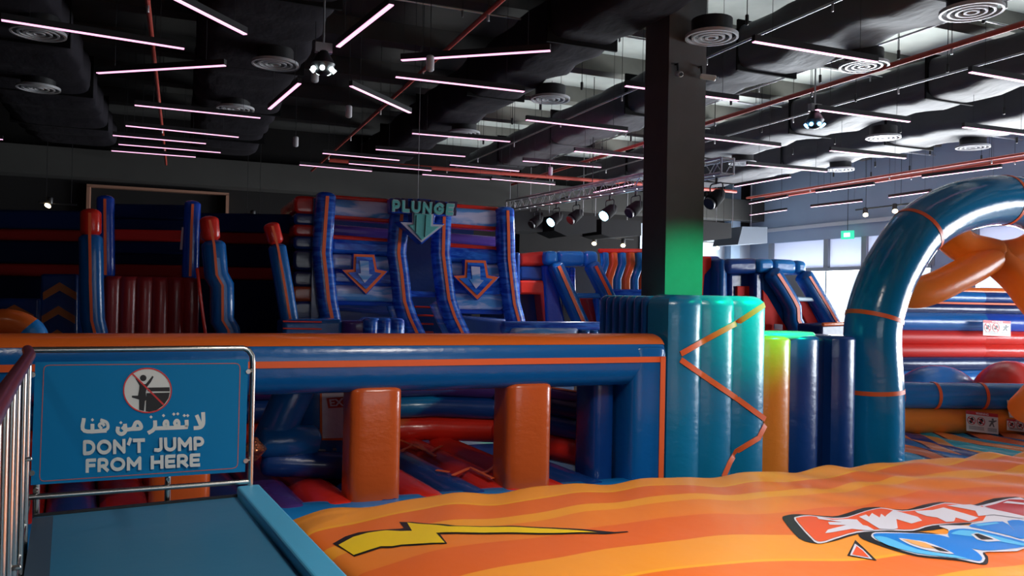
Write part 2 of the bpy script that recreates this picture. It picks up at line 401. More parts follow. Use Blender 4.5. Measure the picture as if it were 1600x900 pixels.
def drape(name, polys, m, off, parent):
    """px polygons laid onto the airbag cover, one mesh each"""
    for p_ in polys: drape1(name, [p_], m, off, parent)
def round_off(q, sub=3):
    n = len(q); out = []
    for i in range(n):
        a, b_, c, d = (Vector(q[(i+k) % n]) for k in (-1, 0, 1, 2))
        for k in range(sub):
            t = k/sub; out.append(tuple(.5*((2*b_)+(c-a)*t+(2*a-5*b_+4*c-d)*t*t*.8+(3*b_-a-3*c+d)*t**3*.8+(c-b_)*2*(.2*t*t+0*t)*0)) if False else tuple(b_.lerp(c, t)+((c-a)*.5*(t-2*t*t+t**3)+(d-b_)*.5*(t**3-t*t))*.75-(c-b_)*(t-3*t*t+2*t**3)*.75))
    return out
def drape1(name, polys, m, off, parent):
    if name.startswith(('lettering', 'orange_l', 'blue_l', 'sky', 'counter')): polys = [round_off(q) if len(q) > 6 else q for q in polys]
    bm = bmesh.new()
    for poly in polys:
        vs = [bm.verts.new(Vector((p.x, p.y, 0))) for p in (on_air(*q) for q in poly)]
        try: bm.faces.new(vs)
        except Exception: pass
    bmesh.ops.triangulate(bm, faces=bm.faces)
    for _ in range(6):
        es = [e for e in bm.edges if e.calc_length() > .13]
        if not es: break
        bmesh.ops.subdivide_edges(bm, edges=es, cuts=1, use_grid_fill=False)
        bmesh.ops.triangulate(bm, faces=[f for f in bm.faces if len(f.verts) > 3])
    bm.verts.index_update()
    mb = MB(); mb.v = [(v.co.x, v.co.y, airh(v.co.x, v.co.y)+off) for v in bm.verts]; mb.f = [tuple(v.index for v in f.verts) for f in bm.faces]; bm.free()
    o = obj(name, mb, m, parent); return o
def crop(l, x0, y0, s): return [(x0+a/s, y0+b/s) for a, b in l]
PR_BLACK = mat('black_print', (.012, .012, .014), .4); PR_WHITE = mat('white_print', (.72, .70, .80), .35)
PR_YEL = mat('yellow_print', (.93, .62, .01), .35); PR_ORG = mat('red_orange_print', (.85, .10, .02), .35)
PR_BLUE = mat('blue_print', (.005, .22, .75), .35); PR_LB = mat('sky_blue_print', (.10, .50, .88), .35); PR_RED = mat('dark_red_print', (.50, .02, .02), .35)
drape('bolt_outline', [crop([(480, 700), (560, 655), (640, 630), (810, 612), (900, 607), (925, 603), (895, 565), (975, 565), (1080, 575), (1250, 588), (1600, 588), (1840, 600), (2100, 615), (2240, 628), (2320, 623), (2330, 628), (2180, 642), (1920, 642), (1600, 640), (1250, 640), (1150, 642), (1195, 700), (1170, 703), (1000, 712), (910, 716), (850, 728), (780, 728), (700, 755), (615, 782), (560, 745)], 400, 675, 4)], PR_BLACK, .004, air)
drape('lightning_bolt', [crop([(515, 712), (610, 660), (700, 635), (810, 620), (900, 625), (975, 623), (945, 572), (1060, 582), (1200, 595), (1600, 598), (1840, 610), (2060, 625), (2130, 633), (1920, 636), (1600, 633), (1250, 632), (1125, 636), (1180, 698), (1000, 705), (910, 710), (850, 720), (780, 720), (700, 745), (610, 775)], 400, 675, 4)], PR_YEL, .008, air)
C8 = (1220, 760, 4.21)
def c8(l): return crop(l, *C8)
drape('lettering_shadow', [c8([(12, 218), (30, 195), (110, 185), (340, 200), (430, 180), (540, 145), (640, 138), (730, 152), (830, 155), (930, 125), (1040, 105), (1120, 110), (1250, 128), (1400, 82), (1600, 80), (1600, 250), (1400, 240), (1240, 250), (1000, 290), (860, 300), (700, 300), (500, 318), (360, 360), (240, 380), (120, 345)]),
     c8([(510, 318), (530, 295), (640, 300), (900, 300), (1100, 330), (1340, 440), (1365, 500), (1330, 518), (1150, 490), (900, 465), (700, 410), (540, 350)]),
     c8([(436, 458), (462, 410), (490, 355), (560, 420), (632, 492)])], PR_BLACK, .004, air)
drape('lettering_border', [c8([(90, 225), (110, 203), (180, 195), (340, 212), (440, 205), (560, 165), (660, 145), (800, 165), (930, 150), (1080, 112), (1200, 125), (1300, 132), (1500, 85), (1600, 88), (1600, 235), (1300, 240), (1000, 262), (870, 298), (700, 296), (500, 310), (350, 355), (280, 378), (220, 370)]),
     c8([(594, 330), (620, 308), (760, 308), (930, 315), (1090, 320), (1100, 290), (1040, 262), (1240, 262), (1260, 245), (1470, 225), (1600, 225), (1600, 415), (1440, 435), (1330, 440), (1345, 480), (1310, 512), (1150, 480), (900, 455), (720, 400), (620, 355)]),
     c8([(455, 458), (488, 382), (540, 420), (603, 485)])], PR_WHITE, .007, air)
drape('orange_lettering', [c8([(103, 228), (120, 210), (200, 203), (345, 220), (440, 213), (560, 172), (660, 152), (800, 172), (930, 157), (1080, 120), (1200, 132), (1300, 140), (1330, 138), (1330, 232), (1000, 255), (865, 290), (700, 288), (500, 302), (345, 347), (280, 368), (225, 360)]),
     c8([(470, 456), (498, 400), (540, 432), (580, 475)])], PR_ORG, .010, air)
drape('red_lettering', [c8([(1340, 138), (1500, 92), (1600, 95), (1600, 205), (1480, 190)])], PR_RED, .010, air)
drape('blue_lettering', [c8([(612, 335), (625, 317), (760, 316), (1000, 322), (1110, 345), (1200, 385), (1290, 440), (1325, 478), (1300, 500), (1150, 465), (1060, 440), (900, 430), (720, 390)]),
     c8([(1100, 325), (1115, 295), (1200, 285), (1320, 300), (1600, 370), (1600, 405), (1440, 425), (1330, 428), (1200, 405), (1130, 370)]),
     c8([(1240, 270), (1270, 254), (1460, 238), (1540, 300), (1490, 235), (1600, 236), (1600, 352), (1500, 330), (1330, 290)])], PR_BLUE, .010, air)
drape('sky_blue_glint', [c8([(612, 340), (700, 345), (900, 425), (1140, 462), (1240, 490), (1150, 480), (900, 450), (700, 395)]),
     c8([(1120, 320), (1180, 297), (1300, 310), (1600, 385), (1600, 402), (1300, 345), (1180, 330)]),
     c8([(1270, 258), (1420, 244), (1440, 252), (1300, 272)])], PR_LB, .012, air)
drape('lettering_counters', [c8([(775, 352), (850, 360), (950, 375), (1060, 415), (1140, 455), (1050, 445), (940, 425), (850, 395)]),
     c8([(1250, 325), (1290, 315), (1380, 340), (1450, 370), (1360, 375), (1290, 360)])], PR_WHITE, .013, air)
drape('counter_fill', [c8([(800, 360), (860, 365), (950, 385), (1040, 425), (940, 415), (860, 388)])], mat('tan_print', (.85, .42, .14), .35), .016, air)
drape('counter_shadow', [c8([(1270, 327), (1300, 325), (1400, 362), (1320, 362)]), c8([(985, 405), (1050, 420), (1110, 446), (1040, 436)])], PR_BLACK, .018, air)
drape('white_strokes', [c8([(230, 205), (340, 230), (440, 225), (500, 228), (540, 265), (570, 270), (620, 300), (560, 300), (470, 290), (290, 320), (310, 295), (430, 265), (320, 262), (310, 245), (400, 245), (250, 225)]),
     c8([(515, 210), (560, 195), (580, 210), (600, 185), (650, 215), (660, 190), (760, 270), (740, 295), (650, 290), (570, 240)]),
     c8([(690, 205), (740, 165), (900, 210), (930, 235), (860, 255), (760, 225), (770, 285), (740, 295), (650, 250), (680, 235)]),
     c8([(880, 170), (1000, 165), (1070, 148), (1300, 215), (1240, 240), (1150, 215), (1140, 240), (1090, 245), (1030, 215), (960, 205), (900, 185)]),
     c8([(1090, 135), (1250, 128), (1420, 165), (1600, 205), (1600, 222), (1400, 195), (1300, 205), (1280, 170)]),
     c8([(1460, 118), (1490, 105), (1600, 118), (1600, 130), (1520, 122)])], PR_WHITE, .0135, air)

# ================================================================== foreground: platform, railing, sign
PC = Vector((.43, 6.38, 0))                                        # far right corner of the deck
def pf(a, b, z): return PC+ex*a+ey*b+Vector((0, 0, z))             # a along the far edge, b away from the viewer
DECKM = mat('blue_vinyl_mat', (.035, .17, .30), .45, bump=.12, bscale=5)
plat = thing('landing_platform', pf(-.65, -3, 0), 'raised platform with a matt blue vinyl deck behind the railing', 'platform')
obj('deck', MB().prism([pf(-1.32, 0, 1.38), pf(0, 0, 1.38), pf(0, -8, 1.38), pf(-1.32, -8, 1.38)], (0, 0, .07)), DECKM, plat, False, bevel=.012)
b = MB().prism([pf(-1.30, -.03, 0), pf(.1, -.03, 0), pf(.1, -7.9, 0), pf(-1.30, -7.9, 0)], (0, 0, 1.38))
obj('side_cladding', b, BLACKM, plat, False)
b = MB().prism([pf(-1.32, .0, 1.40), pf(.02, .0, 1.40), pf(.02, .025, 1.40), pf(-1.32, .025, 1.40)], (0, 0, .065))
obj('edge_strip', b, BLACK, plat, False)
obj('side_strip', MB().prism([pf(-1.32, -.05, 1.45), pf(-1.20, -.05, 1.45), pf(-1.20, -8, 1.45), pf(-1.32, -8, 1.45)], (0, 0, .006)), mat('shaded_pad_vinyl', (.04, .07, .11), .6), plat, False, label='pad strip along the left edge, darkened for shade')  # pad along the edge, the shadow on it put into its colour
PADM = mat('cyan_foam_vinyl', (.07, .38, .62), .42, bump=.08, bscale=6)
epad = obj('edge_pad', MB().prism([pf(.0, .05, 1.40), pf(.17, .05, 1.40), pf(.17, -2.45, 1.40), pf(.0, -2.45, 1.40)], (0, 0, .12)).prism([pf(.0, -2.46, 1.40), pf(.17, -2.46, 1.40), pf(.17, -8, 1.40), pf(.0, -8, 1.40)], (0, 0, .12)), PADM, None, False, bevel=.02)
tag(epad, 'light cyan foam pad edging the platform next to the orange airbag', 'pad')

rail = thing('guard_railing', pf(-.65, 0, 1.45), 'stainless steel tube railing around the end of the platform', 'railing')
pn = ey.copy()
def R_(px, py, off=0.0): return PL(px, py, pf(0, .03+off, 0), pn)
tl_, tr_ = R_(44, 547), R_(380, 544); bl_, br_ = R_(44, 777), R_(390, 752)
zt = (tl_.z+tr_.z)/2
corner = [R_(380, 544), R_(388, 547), R_(394, 556), R_(395, 568)]
bot = R_(390, 768); bot.z = 1.45
postR = Vector((corner[-1].x, corner[-1].y, 1.45))
obj('top_rail', MB().tube([tl_]+corner+[postR], .0215, 14, False), STEEL, rail)
obj('lower_rail', MB().tube([bl_, br_], .0195, 12, False), STEEL, rail)
pA = Vector((tl_.x-.004, tl_.y, 1.40)); obj('post', MB().tube([pA, Vector((tl_.x-.004, tl_.y, tl_.z))], .018, 12, False), STEEL, rail)
for px in (57, 262):
    p = R_(px, 770, .06); obj('support_post', MB().tube([Vector((p.x, p.y, .0)), Vector((p.x, p.y, 1.70))], .022, 12, False), STEEL, rail)
    obj('bracket', MB().tube([Vector((p.x, p.y, 1.62)), Vector((p.x, p.y-.07, 1.62))], .014, 8, False), STEEL, rail)
# sloping hand rail down the left side of the platform, with paired posts
ldir = -ey
def LS(b, z): return pf(-1.345, b, z)
zr = tl_.z
hp = [Vector((tl_.x-.004, tl_.y, zr)), LS(-.5, zr+.005), LS(-2.6, zr+.03), LS(-5.4, zr+.03)]
obj('hand_rail', MB().tube(densify(hp, .5), .034, 16, True), mat('oxblood_rail_cover', (.13, .03, .05), .25, bump=.05), rail, label='dark red hand rail tube')
for k, bb in enumerate((-.62, -1.25, -1.9, -2.3, -2.75, -3.15, -3.45)):
    obj('post', MB().tube([LS(bb, .9), LS(bb, zr)], .019, 10, False), STEEL, rail)
    if k % 2: obj('bolt', MB().tube([LS(bb, 2.2-.13*k)+ex*.0, LS(bb, 2.2-.13*k)+ex*.045], .012, 8), STEEL, rail)
obj('infill_bar', MB().tube([LS(-.03, 1.56), LS(-5, 1.56)], .012, 8), STEEL, rail)

sign = thing('warning_sign', R_(215, 757, -.03), 'blue DON\'T JUMP FROM HERE sign in Arabic and English clamped to the railing', 'sign')
SO = -.045
quad = [R_(55, 566, SO), R_(388, 561, SO), R_(383, 737, SO), R_(48, 758, SO)]
SIGNM = mat('blue_banner_print', (.0, .17, .40), .6, spec=.2, bump=.12, bscale=3)
obj('banner', MB().prism(quad, pn*.006), SIGNM, sign, False)
def sgn(name, pxpolys, m, k=1, parent=None):
    mb = MB()
    for P in pxpolys: mb.prism([R_(x, y, SO-.0012*k) for x, y in P], pn*.0011)
    return obj(name, mb, m, parent or sign, False)
SW = mat('grey_white_print', (.60, .64, .62), .5); SB = mat('sign_black', (.01, .01, .011), .5); SR = mat('sign_red', (.55, .03, .03), .5)
def outline(q, w):
    """thin frame around a rounded px quad"""
    n = len(q); P = []
    cx = sum(a for a, _ in q)/n; cy_ = sum(b_ for _, b_ in q)/n
    inn = []
    for i in range(n):
        a = Vector(q[i-1]); b_ = Vector(q[i]); c = Vector(q[(i+1) % n]); t = (c-a).normalized(); nn = Vector((-t.y, t.x))
        if nn.dot(Vector((cx, cy_))-b_) < 0: nn = -nn
        inn.append(b_+nn*w)
    return [[q[i], q[(i+1) % n], tuple(inn[(i+1) % n]), tuple(inn[i])] for i in range(n)]
def rquad(c, r=9):
    out = []
    for i in range(4):
        a, p, n_ = Vector(c[i-1]), Vector(c[i]), Vector(c[(i+1) % 4])
        s_, e_ = p+(a-p).normalized()*r, p+(n_-p).normalized()*r
        for t in (0, .33, .66, 1): out.append(tuple(s_*(1-t)**2+p*2*t*(1-t)+e_*t*t))
    return out
sgn('border_line', outline(rquad([(68, 570), (376, 567), (372, 732), (61, 753)]), 1.3), mat('salmon_print', (.42, .10, .08), .5), 1)
C1 = (100, 560, 4.5)
def c1(l): return crop(l, *C1)
def ell(cx, cy_, rx, ry, n=36, a0=0, a1=2*PI): return [(cx+rx*math.cos(a0+(a1-a0)*i/n), cy_+ry*math.sin(a0+(a1-a0)*i/n)) for i in range(n)]
sgn('pictogram_disc', [c1(ell(587, 225, 168, 156))], SW, 1)
sgn('pictogram_ring', [c1(p) for p in outline(ell(587, 225, 172, 160, 48), 9)], SR, 3)
sgn('pictogram_figure', [c1(ell(557, 138, 23, 22, 20)),
    c1([(500, 138), (520, 150), (545, 180), (575, 180), (600, 150), (622, 122), (630, 130), (612, 165), (585, 200), (575, 240), (580, 290), (570, 300), (562, 370), (528, 362), (528, 290), (478, 275), (478, 262), (520, 262), (528, 220), (530, 190)]),
    c1([(580, 205), (742, 203), (744, 232), (590, 232)]),
    c1([(580, 244), (744, 240), (735, 280), (700, 330), (650, 365), (600, 375), (574, 372), (576, 300)])], SB, 2)
sgn('pictogram_slash', [c1([(478, 112), (488, 108), (706, 322), (698, 332)])], SR, 3)

def arcp(cx, cy_, rx, ry, a0, a1, n=10): return [(cx+rx*math.cos(math.radians(a0+(a1-a0)*i/n)), cy_+ry*math.sin(math.radians(a0+(a1-a0)*i/n))) for i in range(n+1)]
GL = {  # letter: (width, centre-line strokes in a box 1 high)
 'D': (.74, [[(0, 0), (0, 1), (.30, 1)]+arcp(.30, .5, .44, .5, 90, -90)+[(0, 0)]]), 'O': (.92, [arcp(.46, .5, .46, .5, 90, 450, 24)]),
 'N': (.74, [[(0, 0), (0, 1), (.74, 0), (.74, 1)]]), "'": (.12, [[(.14, 1.08), (.02, .74)]]), 'T': (.70, [[(0, 1), (.70, 1)], [(.35, 1), (.35, 0)]]),
 'J': (.42, [[(.42, 1), (.42, .26)]+arcp(.18, .24, .24, .24, 0, -100)+[(0, .03)]]), 'U': (.72, [[(0, 1), (0, .36)]+arcp(.36, .36, .36, .36, 180, 360)+[(.72, 1)]]),
 'M': (.88, [[(0, 0), (0, 1), (.44, .32), (.88, 1), (.88, 0)]]), 'P': (.60, [[(0, 0), (0, 1), (.32, 1)]+arcp(.32, .68, .28, .32, 90, -90)+[(0, .36)]]),
 'F': (.56, [[(0, 0), (0, 1), (.56, 1)], [(0, .5), (.5, .5)]]), 'R': (.62, [[(0, 0), (0, 1), (.32, 1)]+arcp(.32, .69, .28, .31, 90, -90)+[(0, .38)], [(.3, .38), (.62, 0)]]),
 'H': (.74, [[(0, 0), (0, 1)], [(.74, 0), (.74, 1)], [(0, .5), (.74, .5)]]), 'E': (.56, [[(.56, 1), (0, 1), (0, 0), (.56, 0)], [(0, .5), (.5, .5)]]),
 'L': (.52, [[(0, 1), (0, 0), (.52, 0)]]), 'G': (.84, [arcp(.44, .5, .44, .5, 45, 330, 20)+[(.84, .46), (.50, .46)]]), ' ': (.25, [])}
def strokefont(name, text, fn, w, m, parent, nvec, gap=.30, th=.0011, w0=None):
    """letters of even stroke width w (box height 1); fn(u,v) -> world over the box of letters w0 thick"""
    w0 = w0 or w
    tot = sum(GL[c][0] for c in text)+gap*(len(text)-1)+w0; x = w0/2; mb = MB()
    lay = [0]
    def lp_(P):
        q = Vector(fn(.5, .5)); sg = 1 if nvec.dot(CAM-q) > 0 else -1; lay[0] += 1
        o = nvec.normalized()*sg*.00012*lay[0]; mb.prism([p+o for p in P], nvec*th)
    def pt(v): return Vector(fn(v.x/tot, (v.y*(1-w0)+w0/2)))
    for c in text:
        for st_ in GL[c][1]:
            sy = 1/(1-w0)
            P = [Vector((x+a, b_)) for a, b_ in st_]; n_ = len(P); closed = (P[0]-P[-1]).length < 1e-3
            for i in range(n_-1):
                d = Vector((P[i+1].x-P[i].x, (P[i+1].y-P[i].y)/sy)); d.normalize(); nn = Vector((-d.y*w/2, d.x*w/2*sy)); dd = Vector((d.x*w/2, d.y*w/2*sy))
                a0 = P[i]-(dd if i == 0 and not closed else dd*0); a1 = P[i+1]+(dd if i == n_-2 and not closed else dd*0)
                lp_([pt(v) for v in (a0+nn, a1+nn, a1-nn, a0-nn)])
            for i in range(n_):
                if (0 < i < n_-1) or closed:
                    lp_([pt(P[i]+Vector((math.cos(t*PI/6)*w/2, math.sin(t*PI/6)*w/2*sy))) for t in range(12)])
        x += GL[c][0]+gap
    return obj(name, mb, m, parent, False)

def textmesh(s, bold=.0, italic=0, res=4):
    cu = bpy.data.curves.new('t', 'FONT'); cu.body = s; cu.resolution_u = res; cu.offset = bold; cu.shear = italic
    o = bpy.data.objects.new('t', cu); COL.objects.link(o)
    dg = bpy.context.evaluated_depsgraph_get(); me = bpy.data.meshes.new_from_object(o.evaluated_get(dg))
    v = [tuple(q.co) for q in me.vertices]; f = [tuple(p.vertices) for p in me.polygons]
    bpy.data.objects.remove(o); bpy.data.curves.remove(cu); bpy.data.meshes.remove(me)
    return v, f
def text_on(name, s, fn, m, parent, bold=.02, th=None, italic=0):
    """fn(u,v) -> world point for text box coordinates 0..1; th = thickness vector"""
    v, f = textmesh(s, bold, italic)
    if not v: return None
    x0 = min(q[0] for q in v); x1 = max(q[0] for q in v); y0 = min(q[1] for q in v); y1 = max(q[1] for q in v)
    P = [fn((q[0]-x0)/(x1-x0), (q[1]-y0)/(y1-y0)) for q in v]
    mb = MB(); mb.v = [tuple(p) for p in P]; mb.f = list(f)
    if th is not None:
        n = len(P); cnt = {}
        for q in f:
            for i in range(len(q)): cnt[(q[i], q[(i+1) % len(q)])] = 1
        mb.v += [tuple(p+th) for p in P]; mb.f += [tuple(i+n for i in q) for q in f]
        for (a, c) in list(cnt):
            if (c, a) not in cnt: mb.f.append((a, c, c+n, a+n))
    return obj(name, mb, m, parent, False)
def quadfn(tl, tr, br, bl, place):
    def fn(u, v):
        a = Vector(bl).lerp(Vector(br), u); c = Vector(tl).lerp(Vector(tr), u); p = a.lerp(c, v); return place(p.x, p.y)
    return fn
sp = lambda x, y: R_(x, y, SO-.0012)
def c1q(*l): return c1(l)
strokefont('lettering', "DON'T JUMP", quadfn(*c1([(133, 575), (982, 545), (985, 640), (133, 682)]), sp), .25, SW, sign, pn, .36)
strokefont('lettering', "FROM HERE", quadfn(*c1([(152, 706), (955, 664), (955, 757), (152, 805)]), sp), .25, SW, sign, pn, .36)
# Arabic line drawn with strokes
def strokes(name, L, w, place, m, parent, n=None):
    mb = MB()
    for si, S_ in enumerate(L):
        ww = w
        if isinstance(S_, tuple): ww, S_ = S_
        P = [Vector(p) for p in S_]
        if len(P) > 2: P = [Vector((q.x, q.y)) for q in smooth_path([Vector((p[0], p[1], 0)) for p in P], 5)]
        l1 = []; l2 = []
        for i, p in enumerate(P):
            t = (P[min(i+1, len(P)-1)]-P[max(i-1, 0)]).normalized(); nn = Vector((-t.y, t.x))*ww/2
            l1.append(p+nn); l2.append(p-nn)
        for i in range(len(P)-1):
            q = [l1[i], l1[i+1], l2[i+1], l2[i]]
            mb.prism([place(a.x, a.y)-pn*(.00015*si) for a in q], pn*.0011) if n is None else mb.prism([place(a.x, a.y) for a in q], n)
    return obj(name, mb, m, parent, False)
A = [[(978, 378), (980, 450), (968, 478), (945, 488), (912, 490)], [(932, 398), (950, 440), (962, 470)],
     [(862, 432), (862, 475), (845, 484), (640, 492)], (22, [(800, 485), (778, 458), (790, 436), (806, 445), (808, 485)]),
     (22, [(722, 488), (704, 465), (712, 442), (728, 446), (730, 488)]), [(640, 436), (640, 478), (625, 505), (590, 525)],
     [(470, 497), (540, 490), (528, 452), (505, 452), (492, 480), (478, 498)], [(492, 494), (435, 500), (408, 480)],
     [(428, 460), (432, 510), (405, 532), (378, 515), (380, 480)],
     [(140, 420), (142, 508), (300, 508)], [(200, 460), (200, 505)], (22, [(255, 432), (300, 450), (308, 490), (275, 506), (252, 500)]), (20, [(265, 495), (246, 470), (268, 455), (285, 475)])]
A = [c1(s) if not isinstance(s, tuple) else (s[0]/4.5, c1(s[1])) for s in A]
strokes('lettering', A, 27/4.5, sp, SW, sign)
dots = [(846, 402), (870, 402), (772, 392), (800, 390), (700, 402), (612, 412), (400, 452), (200, 432)]
sgn('lettering', [c1([(x, y-12), (x+12, y), (x, y+12), (x-12, y)]) for x, y in dots], SW, 1)
for px, py in ((51, 585), (387, 580), (50, 738), (383, 719)):
    c = R_(px, py, SO/2); cl = MB().disc(c-pn*.03, pn, 0, .018, .05, 14); cl.tube([c, c+ex*(-.03 if px < 200 else .03)], .008, 8)
    obj('clamp', cl, STEEL, sign)

# ================================================================== bounce arena with the long orange-topped beam
YA = 8.95
ar = thing('bounce_arena', (2.5, 10, 0), 'blue bounce arena with long orange-topped beam carried on orange pillars', 'inflatable')
by, bz, rby, rbz = YA+.36, 2.185, .36, .335
BX0, BX1 = -4.2, 5.55
def beam_ring(x, a0, a1, n, k=1.0, e=2.7):
    out = []
    for i in range(n+1):
        th = a0+(a1-a0)*i/n; c, s_ = math.cos(th), math.sin(th)
        out.append(Vector((x, by+rby*k*math.copysign(abs(c)**(2/e), c), bz+rbz*k*math.copysign(abs(s_)**(2/e), s_))))
    return out
xs = [BX0+i*(BX1-BX0)/60 for i in range(61)]
beam = obj('beam', MB().loops([beam_ring(x, 0, 2*PI*31/32, 31) for x in xs]+[beam_ring(5.80, 0, 2*PI*31/32, 31), beam_ring(5.86, 0, 2*PI*31/32, 31, .95), beam_ring(5.89, 0, 2*PI*31/32, 31, .8)]), BLUE, ar)
tpm = MB().loops([beam_ring(x, math.radians(20), math.radians(147), 18, 1.012) for x in xs+[5.7, 5.83]]+[beam_ring(5.87, math.radians(20), math.radians(147), 18, .96)], False, False)
obj('orange_top_strip', tpm, ORANGE, ar, label='orange strip along the top of the beam')
zs = Y(700, 566, YA).z
fy = lambda z: by-rby*max(0, 1-abs((z-bz)/rbz)**2.7)**(1/2.7)
st = MB().ribbon([(BX0, fy(zs)-.004, zs), (5.84, fy(zs)-.004, zs)], (0, -1, 0), (0, 0, 1), .072, .012)
xc = Y(1046, 640, YA).x
st.ribbon([(5.80, YA-.018, zs+.036), (5.80, YA-.018, .5)], (0, -1, 0), (1, 0, 0), .075, .012)
obj('orange_line', st, TAPE, ar)
obj('corner_post', MB().puff(sec_round(.52, .72, 5), (5.38, YA-.004, .45), (1, 0, 0), (0, 1, 0), (0, 0, 1), 1.92, .04), BLUE, ar)
obj('inner_post', MB().puff(sec_round(.34, .6, 4), (5.0, YA+.35, .55), (1, 0, 0), (0, 1, 0), (0, 0, 1), 1.5, .05), NAVY, ar)
PILX = [-4.1, -2.15, -.26, 1.79, 3.69]
pz0, pz1 = .58, 1.93
for i, x in enumerate(PILX):
    w_ = .60
    obj('pillar', MB().puff([(a, b_) for a, b_ in sec_round(w_, .62, 5)], (x, YA+.05, pz0), (1, 0, 0), (0, 1, 0), (0, 0, 1), pz1-pz0, .06), DORANGE, ar)
# base roll in front and on the sides
obj('base_roll', MB().tube(densify([(-4.4, YA+.10, .30), (5.55, YA+.10, .30)], .4), .355, 22, True, 2.4, .50), LBLUE, ar)
# inside floor: diagonal stripes of tubes
cols = [RED, NAVY, PURPLE, RED, NAVY, RED, NAVY, RED]
obj('base_slab', MB().box((-4.4, 9.3, 0), (5.85, 13.1, .42)), NAVY, ar, False)
for k in range(20):
    x = -4.3+.53*k
    a_, b_ = Vector((x+.18, 9.05, .43)), Vector((x-.24, 12.9, .45))
    if a_.x > 5.2: continue
    if x > 4.2: b_ = a_.lerp(b_, .45)
    obj('floor_tube', MB().tube(densify([a_, b_], .5), .25, 14, True, 2.2, .27), cols[k % 8], ar)
for pl_ in ([(625, 688), (672, 707), (690, 697)], [(628, 704), (650, 694), (680, 713)], [(708, 743), (735, 731), (770, 748)], [(682, 735), (702, 738)], [(748, 739), (760, 738), (772, 730)]):
    P = densify([Z(a, c, .705) for a, c in pl_], .1)
    wd = [(P[min(i+1, len(P)-1)]-P[max(0, i-1)]).cross(Vector((0, 0, 1))) for i in range(len(P))]
    obj('zigzag_line', MB().ribbon(P, (0, 0, 1), wd, .05, .01), TAPE, ar)
# inner far wall and right wall of stacked tubes
for z, r_, mm in ((.82, .19, RED), (1.17, .18, NAVY), (1.48, .15, PURPLE), (1.70, .10, DNAVY)):
    obj('wall_tube', MB().tube(densify([(-4.2, 12.95, z), (3.9, 12.6, z), (4.72, 12.1, z)], .5), r_, 12), mm, ar)
for z, r_, mm in ((.82, .2, RED), (1.14, .17, NAVY), (1.40, .15, DNAVY), (1.58, .09, PURPLE)):
    obj('wall_tube', MB().tube(densify([(4.75, 12.3, z), (4.98, 10.75, z), (5.45, 9.75, z-.02)], .4), r_, 12), mm, ar)
obj('orange_line', MB().ribbon([(4.9, 10.9, 1.67), (5.38, 9.8, 1.65)], (-.3, 0, 1), (1, 0, .3), .04), TAPE, ar)
_c = Y(912, 602, 13.6)
amber = tag(obj('cushion', MB().puff(sec_round(.6, .5, 5), (_c.x, 13.6, 0), (1, 0, 0), (0, 1, 0), (0, 0, 1), _c.z, .08), YORANGE), 'small amber cushion lying behind the inner wall of the arena', 'cushion')
# things inside the arena
tw = thing('inflatable_obstacle', (1.6, 10.6, .6), 'glossy dark blue obstacle with slanted tube and silver poster inside the arena', 'inflatable')
a0 = Y(500, 740, 10.5)
obj('body', MB().puff(sec_round(1.0, .8, 4), (1.42, 10.5, .62), (1, 0, 0), (0, 1, 0), (0, 0, 1), 1.35, .1), BLUE, tw)
obj('base_lobe', MB().tube(densify([Y(418, 722, 10.3), Y(536, 728, 10.25)], .2), .17, 16), NAVY, tw)
obj('slanted_tube', MB().tube(densify([Y(462, 606, 10.35), Y(425, 690, 10.35)], .2), .24, 18), BLUE, tw)
obj('round_lobe', MB().tube(densify([Y(415, 690, 10.25), Y(455, 688, 10.25), Y(485, 688, 10.35)], .1), .20, 18), BLUE, tw)
pq = [Y(503, 604, 10.44), Y(542, 604, 10.44), Y(539, 684, 10.44), Y(504, 685, 10.44)]
obj('poster_edge', MB().prism([Y(500, 600, 10.46), Y(545, 600, 10.46), Y(542, 688, 10.46), Y(500, 688, 10.46)], (0, .02, 0)), ORANGE, tw, False)
ps = obj('poster', MB().prism(pq, (0, .015, 0)), mat('silver_film', (.70, .70, .72), .25, 0, bump=.8, bscale=6), tw, False, label='crumpled silver poster with a red EXIT strip')
obj('red_strip', MB().prism([Y(510, 622, 10.43), Y(541, 620, 10.43), Y(541, 636, 10.43), Y(513, 638, 10.43)], (0, .006, 0)), mat('red_strip', (.5, .04, .03), .4), ps, False)
text_on('lettering', 'EXIT', quadfn((514, 624), (552, 621), (552, 634), (516, 635), lambda x, y: Y(x, y, 10.42)), WHITE, ps, .03)
for px, py, w_ in ((496, 702, 13), (520, 700, 6)):
    obj('label_patch', MB().prism([Y(px, py, 10.42), Y(px+w_, py, 10.42), Y(px+w_, py+w_*.7, 10.42), Y(px, py+w_*.7, 10.42)], (0, .01, 0)), mat('grey_patch', (.35, .37, .4), .5), tw, False)
bl = MB(); cc = Y(397, 702, 10.0)
for i in range(1, 8): pass
bl.tube([cc+Vector((0, 0, -.12)), cc, cc+Vector((0, 0, .12))], [.05, .15, .05], 16)
tag(obj('foil_ball', bl, mat('orange_foil', (.75, .25, .12), .15, .8, bump=1.0, bscale=14)), 'small crinkled orange and silver foil ball behind the right railing post', 'ball')
dome = thing('striped_dome', tuple(Y(20, 560, 12)), 'orange and blue striped dome peeking over the beam at the left', 'inflatable')
pth = smooth_path([Y(-60, 560, 12), Y(-50, 520, 12), Y(5, 503, 12), Y(48, 518, 12), Y(58, 560, 12)], 6)
obj('arc', MB().tube(pth, .17, 16), ORANGE, dome); obj('end_cuff', MB().tube(pth[-8:], .172, 16), LBLUE, dome, label='blue end cuff')

